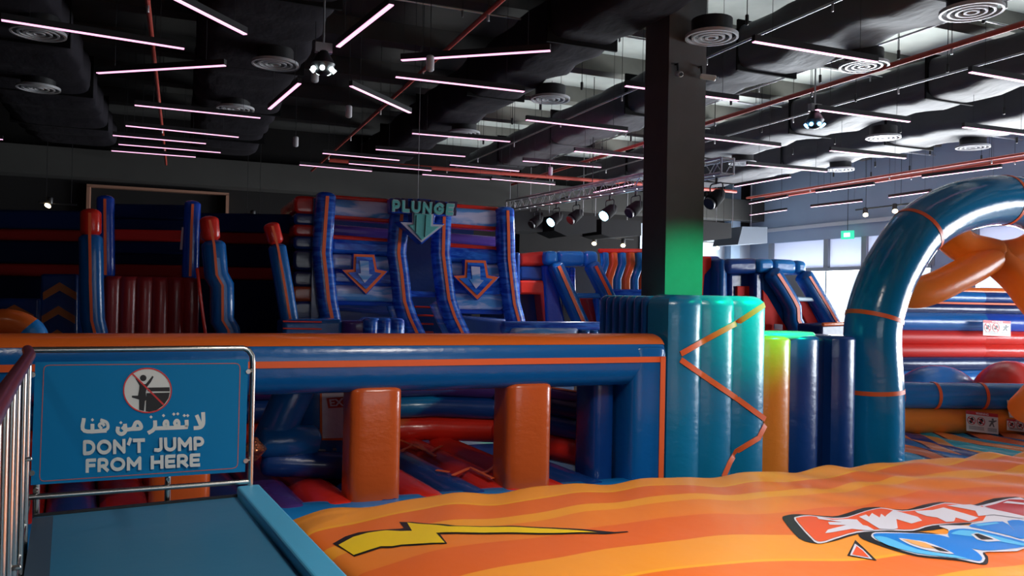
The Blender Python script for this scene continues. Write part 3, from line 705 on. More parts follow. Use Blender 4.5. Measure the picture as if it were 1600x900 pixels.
# ================================================================== green padded block around the column and the low pads
gb = thing('padded_column_block', (6.7, 9.6, 0), 'tall ribbed teal block with orange zigzag padding the base of the column', 'inflatable')
GX0, GX1, GY = 5.93, 7.50, YA+.02
obj('front_cushion', MB().puff(sec_tubes(GX1-GX0, .50, 3, .07), (GX0, GY+.05, 0), (1, 0, 0), (0, 1, 0), (0, 0, 1), 3.05, .14), TEAL, gb)
obj('side_cushion', MB().puff(sec_tubes(2.1, .5, 7, .06), (GX0+.05, GY+.56, 0), (.172, .985, 0), (.985, -.172, 0), (0, 0, 1), 3.03, .1), BLUE, gb)
def gfront(px, py):
    p = Y(px, py, GY); u = (p.x-GX0)/(GX1-GX0)*3
    d = .07*abs(math.sin(PI*min(max(u, 0.02), 2.98)))**.65
    q = Y(px, py, GY+.05-d); return Vector((q.x, q.y-.006, q.z))
zg = MB()
for L in ([(1194, 476), (1150, 505), (1107, 528), (1063, 553)], [(1063, 562), (1106, 592), (1150, 622), (1195, 655)], [(1195, 664), (1185, 684), (1150, 705), (1140, 722), (1130, 745)]):
    pts = []
    for a, b_ in zip(L[:-1], L[1:]):
        for i in range(10): t = i/10; pts.append((a[0]*(1-t)+b_[0]*t, a[1]*(1-t)+b_[1]*t))
    pts.append(L[-1]); P = [gfront(*q) for q in pts]; wd = []
    for i in range(len(P)): t = P[min(i+1, len(P)-1)]-P[max(0, i-1)]; wd.append(Vector((0, 1, 0)).cross(Vector((t.x, 0, t.z))))
    zg.ribbon(P, (0, -1, 0), wd, .075, .01)
obj('zigzag_line', zg, TAPE, gb)
lp = thing('padded_barrier', (8.3, 9.3, 0), 'low padded barrier with amber and navy cushions between teal block and arch', 'inflatable')
obj('amber_cushion', MB().puff(sec_tubes(.50, .62, 1, .07), (7.53, 9.10, 0), (1, 0, 0), (0, 1, 0), (0, 0, 1), 2.50, .06), YORANGE, lp, label='amber front cushion')
obj('navy_cushion', MB().puff(sec_tubes(.52, .62, 1, .07), (8.03, 9.10, 0), (1, 0, 0), (0, 1, 0), (0, 0, 1), 2.50, .06), NAVY, lp)
obj('navy_cushion', MB().puff(sec_tubes(.30, .55, 1, .05), (8.56, 9.25, 0), (1, 0, 0), (0, 1, 0), (0, 0, 1), 2.46, .05), DNAVY, lp)
obj('navy_cushion', MB().puff(sec_tubes(.45, .62, 1, .08), (8.74, 9.05, 0), (1, 0, 0), (0, 1, 0), (0, 0, 1), 2.50, .06), NAVY, lp)
obj('top_cushion', MB().puff(sec_round(1.1, .62, 3), (7.5, 9.06, 2.44), (1, 0, 0), (0, 1, 0), (0, 0, 1), .11, .05), GTEAL, lp, label='top cushion tinted for the green light')  # green light on the cushion tops put into this part's colour

# ================================================================== the arch
YT = 9.35
arch = thing('inflatable_arch', (9.6, YT, 0), 'big blue tube arch with orange rings and crossing orange arms', 'inflatable')
cl = [(1368, 830), (1367, 720), (1367, 610), (1363, 540), (1366, 497), (1384, 440), (1410, 392), (1437, 358), (1478, 332), (1520, 318), (1562, 313), (1606, 320), (1650, 345), (1690, 390), (1715, 450), (1725, 540), (1728, 720), (1728, 830)]
ctr = [Y(x, y, YT) for x, y in cl]
ctr[0].z = .0; ctr[-1].z = 0.0
R0 = .415
pth = smooth_path(ctr, 8)
rr = [R0*(1-.05*(i % 32 in (23, 24))) for i in range(len(pth))]
obj('arch_tube', MB().tube(pth, R0, 32, False, 2.0, up=(0, -1, 0)), pvc('arch_blue_vinyl', (.004, .20, .44), .18, .15), arch)
def ring_at(p, t, R, w, m, parent, tilt=0):
    t = t.normalized(); a = t.orthogonal().normalized(); b_ = t.cross(a); N = 40
    L = []
    for (s_, rad) in ((-w/2, R), (-w/2, R+.008), (w/2, R+.008), (w/2, R)):
        L.append([p+t*s_+(a*math.cos(2*PI*j/N)+b_*math.sin(2*PI*j/N))*rad for j in range(N)])
    return obj('orange_ring', MB().loops(L, True, False), m, parent)
def nearest(path, px, py, y):
    q = Y(px, py, y); i = min(range(1, len(path)-1), key=lambda k: (path[k]-q).length); return path[i], path[i+1]-path[i-1]
for px, py in ((1367, 613), (1364, 494), (1434, 363), (1567, 313), (1690, 390), (1727, 600)):
    p, t = nearest(pth, px, py, YT); ring_at(p, t, R0, .065, TAPE, arch)
cx = Y(1552, 398, YT+.15)
ARM = pvc('bright_orange_vinyl', (1.0, .33, .05), .3, .2)
_nt = ARM.node_tree; _t = _nt.nodes.new('ShaderNodeBsdfTranslucent'); _t.inputs[0].default_value = (1, .42, .10, 1); _mx = _nt.nodes.new('ShaderNodeMixShader'); _mx.inputs[0].default_value = .6
_out = [n for n in _nt.nodes if n.type == 'OUTPUT_MATERIAL'][0]; _nt.links.new(_nt.nodes['Principled BSDF'].outputs[0], _mx.inputs[1]); _nt.links.new(_t.outputs[0], _mx.inputs[2]); _nt.links.new(_mx.outputs[0], _out.inputs[0])
def arm(pxs, r): return obj('arm', MB().tube(smooth_path([Y(x, y, yy) for x, y, yy in pxs], 8), r, 20), ARM, arch)
arm([(1388, 452, YT+.1), (1440, 456, YT), (1500, 430, YT), (1552, 400, YT+.1)], .25)
arm([(1470, 352, YT+.3), (1505, 385, YT+.25), (1552, 398, YT+.1)], .27)
arm([(1552, 400, YT+.1), (1600, 392, YT), (1650, 360, YT+.1), (1680, 345, YT+.2)], .25)
arm([(1552, 400, YT+.1), (1590, 435, YT), (1625, 480, YT), (1700, 560, YT)], .27)
arm([(1600, 640, YT-.4), (1640, 600, YT-.3), (1700, 560, YT)], .25)

# ================================================================== right pen: printed bounce floor, low front wall, tall far wall
pen = thing('bounce_pen', (14, 12, 0), 'bounce pen with wavy striped floor behind the blue arch', 'inflatable')
FLR = band_mat('wavy_print', [(.11, (.05, .55, .68)), (.02, (.01, .02, .10)), (.10, (.95, .36, .10)), (.12, (.02, .36, .58)), (.025, (.01, .02, .10)), (.16, (.88, .20, .06)), (.02, (.01, .02, .12)), (.13, (.02, .20, .52)), (.02, (.01, .02, .10)), (.10, (.90, .30, .12)), (.12, (.03, .07, .30)), (.075, (.92, .40, .10))], 0, 2.9, 2.6, .5, rough=.22, ang=.18, bump=.15)
g2 = []
for j in range(41):
    row = []
    for i in range(241):
        x = 9.9+9*i/240; y = 7.7+4.9*j/40-(x-12)*.25*j/40
        row.append((x, y, .54+.09*abs(math.sin(PI*(x+.15*y)/.62))**.6))
    g2.append(row)
obj('printed_floor', MB().loops(g2, False, False), FLR, pen)
obj('floor_base', MB().prism([(9.9, 7.9, 0), (18.9, 7.7, 0), (18.9, 10.8, 0), (9.9, 13.1, 0)], (0, 0, .54)), NAVY, pen, False)
fw0, fw1 = Vector((9.9, 11.95, 0)), Vector((18.8, 8.9, 0)); fd = (fw1-fw0).normalized()
fwp = lambda s_, z, o=0: fw0+fd*s_+Vector((0, 0, z))+Vector((fd.y, -fd.x, 0))*o
obj('front_tube_low', MB().tube(densify([fwp(0, .83), fwp(9, .83)], .5), .24, 18, True), YORANGE, pen, label='amber lower tube')
FT = MB().tube(densify([fwp(0, 1.29), fwp(9, 1.29)], .5), .245, 20, True)
obj('front_tube_top', FT, LBLUE, pen)
for px in (1400, 1459, 1532):
    p, t = nearest([fwp(i*.05, 1.29) for i in range(170)], px, 620, 11.2)
    best = min((fwp(i*.05, 1.29) for i in range(170)), key=lambda q: abs((q.x/q.y)-(lambda r: r.x/r.y)(ray(px, 620))))
    ring_at(best, fd, .247, .06, TAPE, pen)
obj('far_wall_end_post', MB().tube([fwp(8.0, .3, .1), fwp(8.0, 1.75, .1)], .30, 18), YORANGE, pen)
def warning_label(parent, P, wv, hv, nrm, full=True):
    """P = top left, wv/hv = width and down vectors, nrm = towards the viewer"""
    def Q(u, v, k=0): return P+wv*u+hv*v+nrm*(.003*k)
    lb = obj('warning_label', MB().prism([Q(0, 0), Q(1, 0), Q(1, 1), Q(0, 1)], nrm*.003), mat('label_white', (.70, .72, .68), .5), parent, False, label='white WARNING label with red header')
    def pol(name, L, m, k=1.4):
        mb = MB(); [mb.prism([Q(a, b_, k) for a, b_ in q], nrm*.002) for q in L]; return obj(name, mb, m, lb, False)
    pol('header', [[(0, 0), (1, 0), (1, .17), (0, .17)]], mat('label_red', (.55, .02, .03), .5))
    ar_ = hv.length/wv.length
    for cx_ in (.16, .46):
        R1 = .13
        pol('ban_ring', outline([(cx_+R1*math.cos(t*PI/12), .46+R1/ar_*math.sin(t*PI/12)) for t in range(24)], .022)+[[(cx_-.09, .46-.07/ar_), (cx_-.07, .46-.09/ar_), (cx_+.09, .46+.07/ar_), (cx_+.07, .46+.09/ar_)]], mat('label_red', (.55, .02, .03), .5), 2)
        pol('figure', [[(cx_-.03, .34), (cx_+.05, .30), (cx_+.06, .42), (cx_+.02, .58), (cx_-.05, .62), (cx_-.02, .46)], [(cx_-.08, .50), (cx_+.07, .38), (cx_+.08, .43), (cx_-.06, .57)]], SB, 1.6)
    pol('figure', [[(.80, .25), (.86, .25), (.86, .34), (.80, .34)], [(.70, .38), (.95, .32), (.95, .36), (.84, .46), (.88, .66), (.84, .66), (.81, .52), (.74, .66), (.70, .64), (.78, .44), (.70, .42)]], mat('label_grey', (.12, .13, .13), .5), 1.6)
    text_on('lettering', 'WARNING', lambda u, v: Q(.3+.4*u, .14-.11*v, 2.8), WHITE, lb, .03)
    pol('lettering', [[(a, y), (b_, y), (b_, y+.025), (a, y+.025)] for y in (.74, .80, .86) for a, b_ in ((.08, .55), (.66, .95))], mat('label_grey', (.12, .13, .13), .5), 1.6)
    return lb
nv = Vector((fd.y, -fd.x, 0))
def fl(px, py, off): return PL(px, py, fwp(0, 0, off), nv)
P0 = fl(1509, 641, .26); P1 = fl(1559, 647, .26); P2 = fl(1510, 673, .26)
warning_label(pen, P0, P1-P0, P2-P0, nv)
P0 = fl(1573, 654, .26); P1 = fl(1618, 659, .26); P2 = fl(1573, 672, .26)
warning_label(pen, P0, P1-P0, P2-P0, nv)
P0 = fl(1573, 625, .26); P1 = fl(1618, 629, .26); P2 = fl(1577, 652, .26)
lb = obj('rules_label', MB().prism([P0, P1, P2+(P1-P0), P2], nv*.004), mat('label_white', (.70, .72, .68), .5), pen, False)
mb = MB()
for (u, v, w_) in ((.05, .12, .5), (.05, .3, .4), (.05, .45, .3)): q = P0+(P1-P0)*u+(P2-P0)*v+nv*.006; mb.prism([q, q+(P1-P0)*w_, q+(P1-P0)*w_+(P2-P0)*.05, q+(P2-P0)*.05], nv*.002)
obj('lettering', mb, mat('label_red', (.55, .02, .03), .5), lb, False)
q = lambda u, v: P0+(P1-P0)*u+(P2-P0)*v+nv*.006
obj('figure', MB().prism([q(.3, .55), q(.5, .62), q(.7, .5), q(.95, .6), q(.95, .72), q(.72, .64), q(.5, .8), q(.42, .72), q(.3, .66)], nv*.002), SB, lb, False)
# tall far wall
FRED = mat('deep_satin_red_vinyl', (.62, .014, .008), .42, spec=.35)
fwall = thing('tall_inflatable_wall', (18, 14.8, 0), 'tall wall of stacked blue and red tubes behind the bounce pen', 'inflatable')
A0, A1, A2 = Vector((15.9, 14.9, 0)), Vector((18.9, 14.5, 0)), Vector((23.4, 13.3, 0))
for z, r_, m1, m2 in ((3.17, .17, BLUE, NAVY), (2.88, .16, DNAVY, DNAVY), (2.55, .25, BLUE, RBLUE), (2.16, .20, FRED, RED), (1.83, .19, FRED, RED), (1.5, .2, DNAVY, DNAVY), (1.1, .26, BLUE, NAVY), (.6, .3, NAVY, NAVY)):
    obj('wall_tube', MB().tube(densify([A0+Vector((0, 0, z)), A1+Vector((0, 0, z))], .6), r_, 14, False), m1, fwall)
    obj('wall_tube', MB().tube(densify([A1+Vector((0, 0, z)), A2+Vector((0, 0, z))], .6), r_, 14, False), m2, fwall)
obj('orange_top_strip', MB().tube([A0+Vector((0, 0, 3.33)), A1+Vector((0, 0, 3.33)), A2+Vector((0, 0, 3.33))], .1, 10), ORANGE, fwall)
obj('orange_line', MB().tube([A0+Vector((0, -.15, 3.02)), A1+Vector((0, -.17, 3.02)), A2+Vector((-.05, -.17, 3.02))], .028, 8), TAPE, fwall)
P0 = Y(1536, 500, 14.05); P1 = Y(1579, 502, 13.98); P2 = Y(1536, 524, 14.05)
warning_label(fwall, P0, P1-P0, P2-P0, Vector((0, -1, 0)))
def blob(name, c, rx, ry, rz, m, label, cat='inflatable', n=28):
    L = []
    for i in range(1, 10):
        ph = PI/2*i/9*.98; L.append([Vector((c[0]+rx*math.sin(ph)*math.cos(2*PI*j/n), c[1]+ry*math.sin(ph)*math.sin(2*PI*j/n), c[2]+rz*math.cos(ph))) for j in range(n)])
    return tag(obj(name, MB().loops(L[::1]), m), label, cat)
c = Y(1578, 612, 12.6); blob('dome', (c.x, c.y, c.z-.4), .98, .8, 1.1, RED, 'red dome bulging above the low front tube of the pen')
c = Y(1462, 606, 13.4); blob('mound', (c.x, c.y, c.z-.6), 1.5, .6, 1.12, BLUE, 'flat glossy blue mound between low tube and tall wall')

# ================================================================== PLUNGE tower
YP = 17.5
pl = thing('plunge_tower', (4.7, YP+1.5, 0), 'marbled blue PLUNGE drop tower with two arrow panels', 'inflatable')
def post(pxs, r, m, parent, y=YP, stripe=True, name='post', sw=.07, e=3.2):
    P = [Y(px, py, y) for px, py in pxs]; P[-1] = P[-1].copy()
    D = densify(P, .3); o = obj(name, MB().tube(D, r, 20, True, e), m, parent)
    if stripe: obj('orange_line', MB().ribbon([p+Vector((0, -r-.004, 0)) for p in D], (0, -1, 0), (1, 0, 0), sw, .015), TAPE, o)
    return o
post([(509, 308), (506, 350), (503, 396), (507, 430), (511, 470), (517, 500), (526, 560)], .21, MARB, pl)
post([(625, 325), (622, 360), (619, 396), (624, 430), (628, 470), (636, 495), (650, 525), (672, 570)], .21, MARB, pl)
post([(690, 330), (689, 360), (688, 397), (692, 430), (697, 468), (706, 495), (719, 522), (740, 570)], .21, MARB, pl)
post([(788, 330), (789, 360), (790, 405), (794, 440), (798, 474), (805, 500), (815, 560)], .21, MARB, pl)
def bar(q, m, parent, y=YP, depth=.45, bev=.1, name='panel', dy=0):
    """px quad -> soft block"""
    P = [Y(a, b_, y+dy) for a, b_ in q]
    for p, (a, b_) in zip(P, q):
        if b_ >= 540: p.z = 0
    return obj(name, MB().prism(P, (0, depth, 0)), m, parent, True, bevel=bev, seg=4)
def rowq(xa, xb, ya, yb, sl=.075): return [(xa, ya), (xb, ya+(xb-xa)*sl), (xb, yb+(xb-xa)*sl), (xa, yb)]
for xa, xb, sh in ((516, 612, 0), (696, 780, 13)):
    bar(rowq(xa, xb, 309+sh, 336+sh), MARW, pl, name='top_panel')
    bar(rowq(xa, xb, 304+sh, 311+sh), RED, pl, dy=.05, bev=.04, name='red_edge')
    bar(rowq(xa, xb, 334+sh, 341+sh), RED, pl, dy=.05, bev=.04, name='red_edge')
    bar(rowq(xa, xb, 366+sh, 374+sh), RED, pl, dy=.05, bev=.05, name='red_edge')
    bar(rowq(xa, xb, 372+sh, 396+sh, .05), MARB, pl, name='blue_panel')
    bar(rowq(xa+1, xb+3, 396+sh, 420+sh, .05), MARW, pl, name='marbled_panel')
    bar(rowq(xa+2, xb+5, 419+sh, 446+sh, .04), MARB, pl, name='blue_panel')
    bar(rowq(xa+4, xb+8, 444+sh, 470+sh, .02), MARW, pl, name='marbled_panel')
    bar(rowq(xa+4, xb+8, 468+sh, 477+sh, .02), RBLUE, pl, dy=.1, name='blue_panel')
    bar(rowq(xa, xb+10, 350+sh, 368+sh), PURPLE, pl, dy=1.5, name='inner_panel')
    bar(rowq(xa, xb+20, 478+sh, 540+sh), DNAVY, pl, dy=.9, name='inner_panel')
    # arrow
    cx_ = (xa+xb)/2+5; o_ = sh*.7
    s1 = lambda P: [(cx_+a, b_+o_) for a, b_ in P]
    arw = [(-17, 396), (17, 397), (21, 420), (39, 423), (3, 461), (-36, 421), (-18, 420)]
    arp = obj('arrow', MB().prism([Y(a, b_, YP-.16) for a, b_ in s1(arw)], (0, .3, 0)), RBLUE, pl, True, bevel=.02)
    obj('arrow_outline', MB().prism([Y(a, b_, YP-.165) for a, b_ in s1([(-16, 397), (16, 398), (20, 421), (36, 424), (3, 459), (-34, 422), (-17, 421)])], (0, .02, 0)), TAPE, arp, False)
    obj('arrow_field', MB().prism([Y(a, b_, YP-.185) for a, b_ in s1([(-12, 401), (13, 402), (17, 425), (27, 427), (3, 452), (-25, 426), (-13, 425)])], (0, .025, 0)), MARB, arp, False)
    obj('white_arrow', MB().prism([Y(a, b_, YP-.2) for a, b_ in s1([(-7, 407), (7, 408), (8, 428), (13, 429), (1, 442), (-10, 427), (-5, 427)])], (0, .02, 0)), MARW, arp, False)
# left side of stacked rolls running back
for pyc, r_, mm in ((323, .19, RED), (345, .13, NAVY), (362, .13, RED), (381, .14, NAVY), (408, .22, DNAVY), (437, .17, DNAVY), (460, .16, DORANGE), (490, .26, NAVY)):
    z = Y(480, pyc, 18).z; obj('side_roll', MB().puff(sec_round(.5, r_*2+.02, 4), (2.22, YP+.25, z-r_), (1, 0, 0), (0, 0, 1), (0, 1, 0), 2.7, .07), mm, pl)
obj('side_panel', MB().prism([(2.6, YP+.1, .0), (2.6, YP+3, 0), (2.6, YP+3, 5.0), (2.6, YP+.1, 5.0)], (.2, 0, 0)), NAVY, pl, False)
obj('back_panel', MB().box((2.7, YP+2.8, 0), (7.2, YP+3.0, 4.9)), DNAVY, pl, False)
bar([(638, 454), (682, 456), (681, 465), (638, 464)], MARB, pl, name='crossbar', bev=.04)
for k in range(4): bar([(648, 478+13*k), (678, 479+13*k), (678, 482+13*k), (648, 481+13*k)], RED, pl, dy=.5, bev=.02, name='rung', depth=.12)
for L in (([(612, 476), (620, 500), (632, 530)]), ([(680, 476), (690, 500), (706, 530)])): post(L, .12, MARW, pl, YP+.25, False, 'marbled_rail')
# PLUNGE sign
psn = thing('plunge_sign', tuple(Y(660, 380, YP-.4)), 'teal PLUNGE sign with a big down arrow on the drop tower', 'sign')
C2 = (600, 290, 9.0)
c2 = lambda l: crop(l, *C2)
YS = YP-.55
obj('backboard', MB().prism([Y(a, b_, YS) for a, b_ in c2([(85, 175), (560, 185), (990, 240), (990, 430), (725, 425), (710, 520), (865, 535), (530, 830), (180, 500), (385, 500), (390, 400), (90, 385)])], (0, .3, 0)), RBLUE, psn, True, bevel=.03)
obj('arrow_border', MB().prism([Y(a, b_, YS-.03) for a, b_ in c2([(400, 380), (700, 400), (690, 545), (850, 550), (530, 800), (235, 515), (400, 520)])], (0, .04, 0)), mat('pale_lilac_vinyl', (.55, .5, .6), .35), psn, False)
ag = obj('arrow_face', MB().prism([Y(a, b_, YS-.06) for a, b_ in c2([(420, 385), (675, 400), (665, 570), (785, 575), (530, 770), (340, 550), (420, 545)])], (0, .04, 0)), GTEAL, psn, True, bevel=.02)
for a_ in ([(455, 420), (450, 650)], [(590, 420), (575, 720)]):
    obj('seam', MB().tube([Y(x, y, YS-.065) for x, y in c2(a_)], .012, 8), mat('dark_teal_seam', (.02, .12, .11), .4), ag)
pf2 = lambda x, y: Y(x, y, YS-.05)
ND = Vector((0, -1, 0))
strokefont('letter_shadow', 'PLUNGE', quadfn(*c2([(138, 190), (1000, 250), (985, 408), (140, 346)]), pf2), .48, mat('purple_black_vinyl', (.02, .005, .04), .5), psn, ND, .50, .07, .26)
pf3 = lambda x, y: Y(x, y, YS-.13)
strokefont('letter_edge', 'PLUNGE', quadfn(*c2([(112, 202), (980, 264), (960, 421), (112, 360)]), pf3), .36, mat('pale_edge_vinyl', (.42, .46, .5), .4), psn, ND, .50, .03, .26)
pf4 = lambda x, y: Y(x, y, YS-.165)
strokefont('letters', 'PLUNGE', quadfn(*c2([(112, 202), (980, 264), (960, 421), (112, 360)]), pf4), .25, GTEAL, psn, ND, .50, .03, .26)
obj('suspension_wire', MB().tube([Y(653, 312, YS+.1), Vector((Y(653, 312, YS+.1).x, YS+.1, ZC))], .006, 6, False), ALU, psn)
# landing blocks at the foot of the tower
lb_ = thing('landing_box', tuple(Y(500, 560, 15.2)), 'blue landing box with two red lines at the foot of the drop tower', 'inflatable')
bar([(442, 500), (536, 499), (536, 620), (442, 620)], BLUE, lb_, 15.2, 1.0, .08, 'body')
for yy in (501, 512): bar([(442, yy), (503, yy+1), (503, yy+3.5), (442, yy+2.5)], RED, lb_, 15.14, .08, .01, 'red_line')
lm = thing('marbled_landing_roll', tuple(Y(600, 560, 14.8)), 'shiny marbled blue ribbed cushion before the left drop slide', 'inflatable')
p0 = Y(570, 560, 14.8); p1 = Y(631, 560, 14.8)
obj('body', MB().puff(sec_tubes(p1.x-p0.x, .6, 3, .07), (p0.x, 14.8, 0), (1, 0, 0), (0, 1, 0), (0, 0, 1), Y(600, 497, 14.8).z, .08), MARB, lm)
obj('purple_top', MB().puff(sec_round(1.2, .7, 4), (Y(536, 500, 15.1).x, 15.0, Y(560, 500, 15.1).z-.3), (1, 0, 0), (0, 1, 0), (0, 0, 1), .28, .05), PURPLE, lm)
lr = thing('marbled_pool_wall', tuple(Y(860, 560, 15)), 'white marbled landing pool wall at the foot of the right drop slide', 'inflatable')
q0 = Y(800, 503, 15.0); q1 = Y(907, 505, 15.0)
obj('body', MB().puff(sec_round(q1.x-q0.x, .5, 6), (q0.x, 15, 0), (1, 0, 0), (0, 1, 0), (0, 0, 1), q0.z-.12, .05), MARW, lr)
obj('rim', MB().tube([Vector((q0.x-.1, 15.2, q0.z-.12)), Vector((q1.x+.55, 15.2, q1.z-.1))], .13, 14), MARB, lr)
obj('ribbed_end', MB().puff(sec_tubes(.62, .5, 3, .05), (q1.x+.02, 15, 0), (1, 0, 0), (0, 1, 0), (0, 0, 1), q1.z-.14, .05), BLUE, lr)

# ================================================================== wide red slide at the left
YL = 16.0
ws = thing('wide_slide', (-.4, YL+1, 0), 'wide red slide with shade-darkened face between blue rails with red caps', 'inflatable')
post([(165, 312), (165, 340), (166, 430)], .15, RBLUE, ws, YL+.5, name='tall_post', sw=.045)
post([(301, 320), (299, 360), (297, 432)], .15, RBLUE, ws, YL+.5, name='tall_post', sw=.045)
for ya, yb, mm in ((318, 341, MN), (341, 359, MN), (357, 376, MR2), (376, 396, MN), (396, 413, MD), (412, 433, MR)):
    bar([(176, ya), (292, ya+2), (292, yb+2), (176, yb)], mm, ws, YL+.7, .4, .05, 'back_panel')
a_, b_ = Y(160, 430, YL), Y(312, 436, YL)
obj('slide_face', MB().puff(sec_tubes(b_.x-a_.x, .5, 6, .06), (a_.x, YL+.25, 0), (1, 0, 0), (0, 1, 0), (0, 0, 1), a_.z, .1), pvc('shade_red_vinyl', (.30, .008, .008), .4), ws)  # red deepened: shade on the slide face put into its colour
def capped(cap, body, rc, rb_, parent, y, e=3.2):
    o1 = obj('rail', MB().tube(densify([Y(a, c, y) for a, c in body], .25), rb_, 18, True, e), BLUE, parent)
    o2 = obj('cap', MB().tube(densify([Y(a, c, y) for a, c in cap], .15), rc, 18, True, e), RED, parent, label='red cap')
    D = densify([Y(a, c, y) for a, c in cap], .2)[:-1]+densify([Y(a, c, y) for a, c in body], .2)
    obj('orange_line', MB().ribbon([p+Vector((0, -max(rc, rb_)-.004, 0)) for p in D], (0, -1, 0), (1, 0, 0), .045, .012), TAPE, parent)
capped([(142, 334), (142, 362)], [(142, 374), (143, 425), (143, 440), (145, 500), (150, 520), (152, 560)], .17, .195, ws, YL)
capped([(327, 345), (329, 370)], [(334, 384), (338, 430), (347, 446), (347, 500), (356, 515), (362, 560)], .17, .215, ws, YL)
post([(308, 420), (314, 470), (322, 530)], .03, RED, ws, YL-.1, False, 'red_piping')
obj('white_label', MB().prism([Y(284, 355, YL+.1), Y(287, 355, YL+.1), Y(285, 390, YL+.1), Y(281, 390, YL+.1)], (0, .02, 0)), mat('pink_grey_label', (.4, .3, .34), .5), ws, False)
ls = thing('leaning_rail', tuple(Y(450, 560, YL-.3)), 'leaning blue slide rail with a red cap right of the wide slide', 'inflatable')
capped([(424, 354), (430, 376)], [(433, 388), (443, 445), (452, 500), (462, 560)], .15, .17, ls, YL)
bw = thing('banded_wall', (-1, 18.8, 0), 'dark wall of blue and red bands behind the wide slide', 'inflatable')
for ya, yb, mm in ((328, 358, MN), (358, 376, MR), (376, 412, MD), (412, 432, MR), (432, 620, MD)):
    bar([(-60, ya-2), (480, ya+7), (480, yb+7), (-60, yb-2)], mm, bw, 18.6, .5, .06, 'band')
rp = thing('chevron_ramp', tuple(Y(90, 560, 17)), 'navy climbing ramp with orange chevrons at the left', 'inflatable')
bar([(63, 428), (122, 428), (122, 620), (60, 620)], NAVY, rp, 17.2, 1.0, .05, 'face')
bar([(-60, 466), (62, 466), (62, 620), (-60, 620)], NAVY, rp, 17.0, 1.0, .05, 'face')
for cx_, cy_, w_, yy in ((93, 441, 26, 17.14), (91, 478, 26, 17.14), (89, 515, 26, 17.14), (22, 476, 30, 16.94)):
    chv = MB().prism([Y(cx_, cy_, yy), Y(cx_+w_, cy_+16, yy), Y(cx_+w_, cy_+28, yy), Y(cx_, cy_+13, yy), Y(cx_-w_, cy_+28, yy), Y(cx_-w_, cy_+16, yy)], (0, .03, 0))
    obj('chevron', chv, mat('rust_vinyl', (.55, .14, .02), .4), rp, False)

# ================================================================== obstacle run behind, left of the column
YO = 19.0
ob = thing('obstacle_run', (9.8, YO+1, 0), 'blue obstacle run with slanted rails and wavy orange and blue tubes left of the column', 'inflatable')
def lbar(q, m, y, d=.5, bev=.1, nm='block', p=ob): return bar(q, m, p, y, d, bev, nm)
lbar([(852, 392), (874, 392), (874, 415), (852, 414)], LBLUE, YO, .6, .12)
lbar([(873, 392), (915, 392), (915, 416), (873, 415)], LBLUE, YO, .6, .12)
lbar([(914, 392), (936, 392), (936, 416), (914, 416)], LBLUE, YO, .6, .12)
def leg(L, r, m, y, p, sw=.09, nm='slanted_rail', off=.0):
    P = densify([Y(a, c, y) for a, c in L], .3); o = obj(nm, MB().tube(P, r, 18, True, 3.2), m, p)
    if sw: obj('orange_line', MB().ribbon([q+Vector((off, -r-.004, 0)) for q in P], (0, -1, 0), (1, 0, .4), sw, .015), TAPE, o)
leg([(868, 416), (885, 455), (905, 500), (925, 545)], .2, BLUE, YO, ob, .09)
leg([(925, 416), (943, 452), (962, 490), (975, 530)], .2, BLUE, YO, ob, .09)
lbar([(848, 414), (866, 414), (915, 540), (862, 540)], RBLUE, YO+.1, .8, .1, 'side_panel')
lbar([(812, 396), (853, 392), (853, 416), (812, 416)], RED, YO+.2, 2.5, .1)
lbar([(806, 394), (814, 394), (814, 520), (800, 520)], NAVY, YO+.1, 2.5, .1)
lbar([(812, 416), (862, 416), (868, 440), (812, 438)], NAVY, YO+.2, .6, .08)
lbar([(812, 438), (850, 438), (870, 500), (884, 540), (868, 540), (845, 460), (812, 460)], RED, YO+.15, .5, .06)
lbar([(812, 455), (850, 455), (880, 540), (806, 540)], DNAVY, YO+.6, .4, .05)
lbar([(898, 458), (941, 458), (943, 466), (901, 466)], LBLUE, YO-.05, .3, .04, 'crossbar')
lbar([(878, 414), (922, 416), (945, 470), (945, 540), (885, 540)], NET, YO+1.2, .1, .01, 'netting')
lbar([(915, 466), (928, 466), (948, 515), (930, 515)], RED, YO+.4, .4, .04, 'slide_face')
for x_ in (884, 893): post([(x_, 420), (x_, 440), (x_+1, 475)], .09, MARB, ob, YO+.5, False, 'inner_tube')
lbar([(928, 466), (945, 466), (952, 530), (940, 530)], BLUE, YO+.3, .6, .05)
for k, x_ in enumerate((944, 958, 971, 985, 998, 1011)):
    L = [(x_, 397), (x_+1, 412), (x_-3, 424), (x_-7, 436), (x_-7, 460), (x_-6, 500)]
    post(L, .105, ORANGE if k % 2 else LBLUE, ob, YO+.2+.0*k, False, 'wavy_tube')
leg([(936, 392), (1030, 392)], .06, RED, YO+.2, ob, 0, 'top_piping')
lbar([(940, 452), (1010, 452), (1010, 480), (940, 480)], MARB, YO+.05, .3, .05)

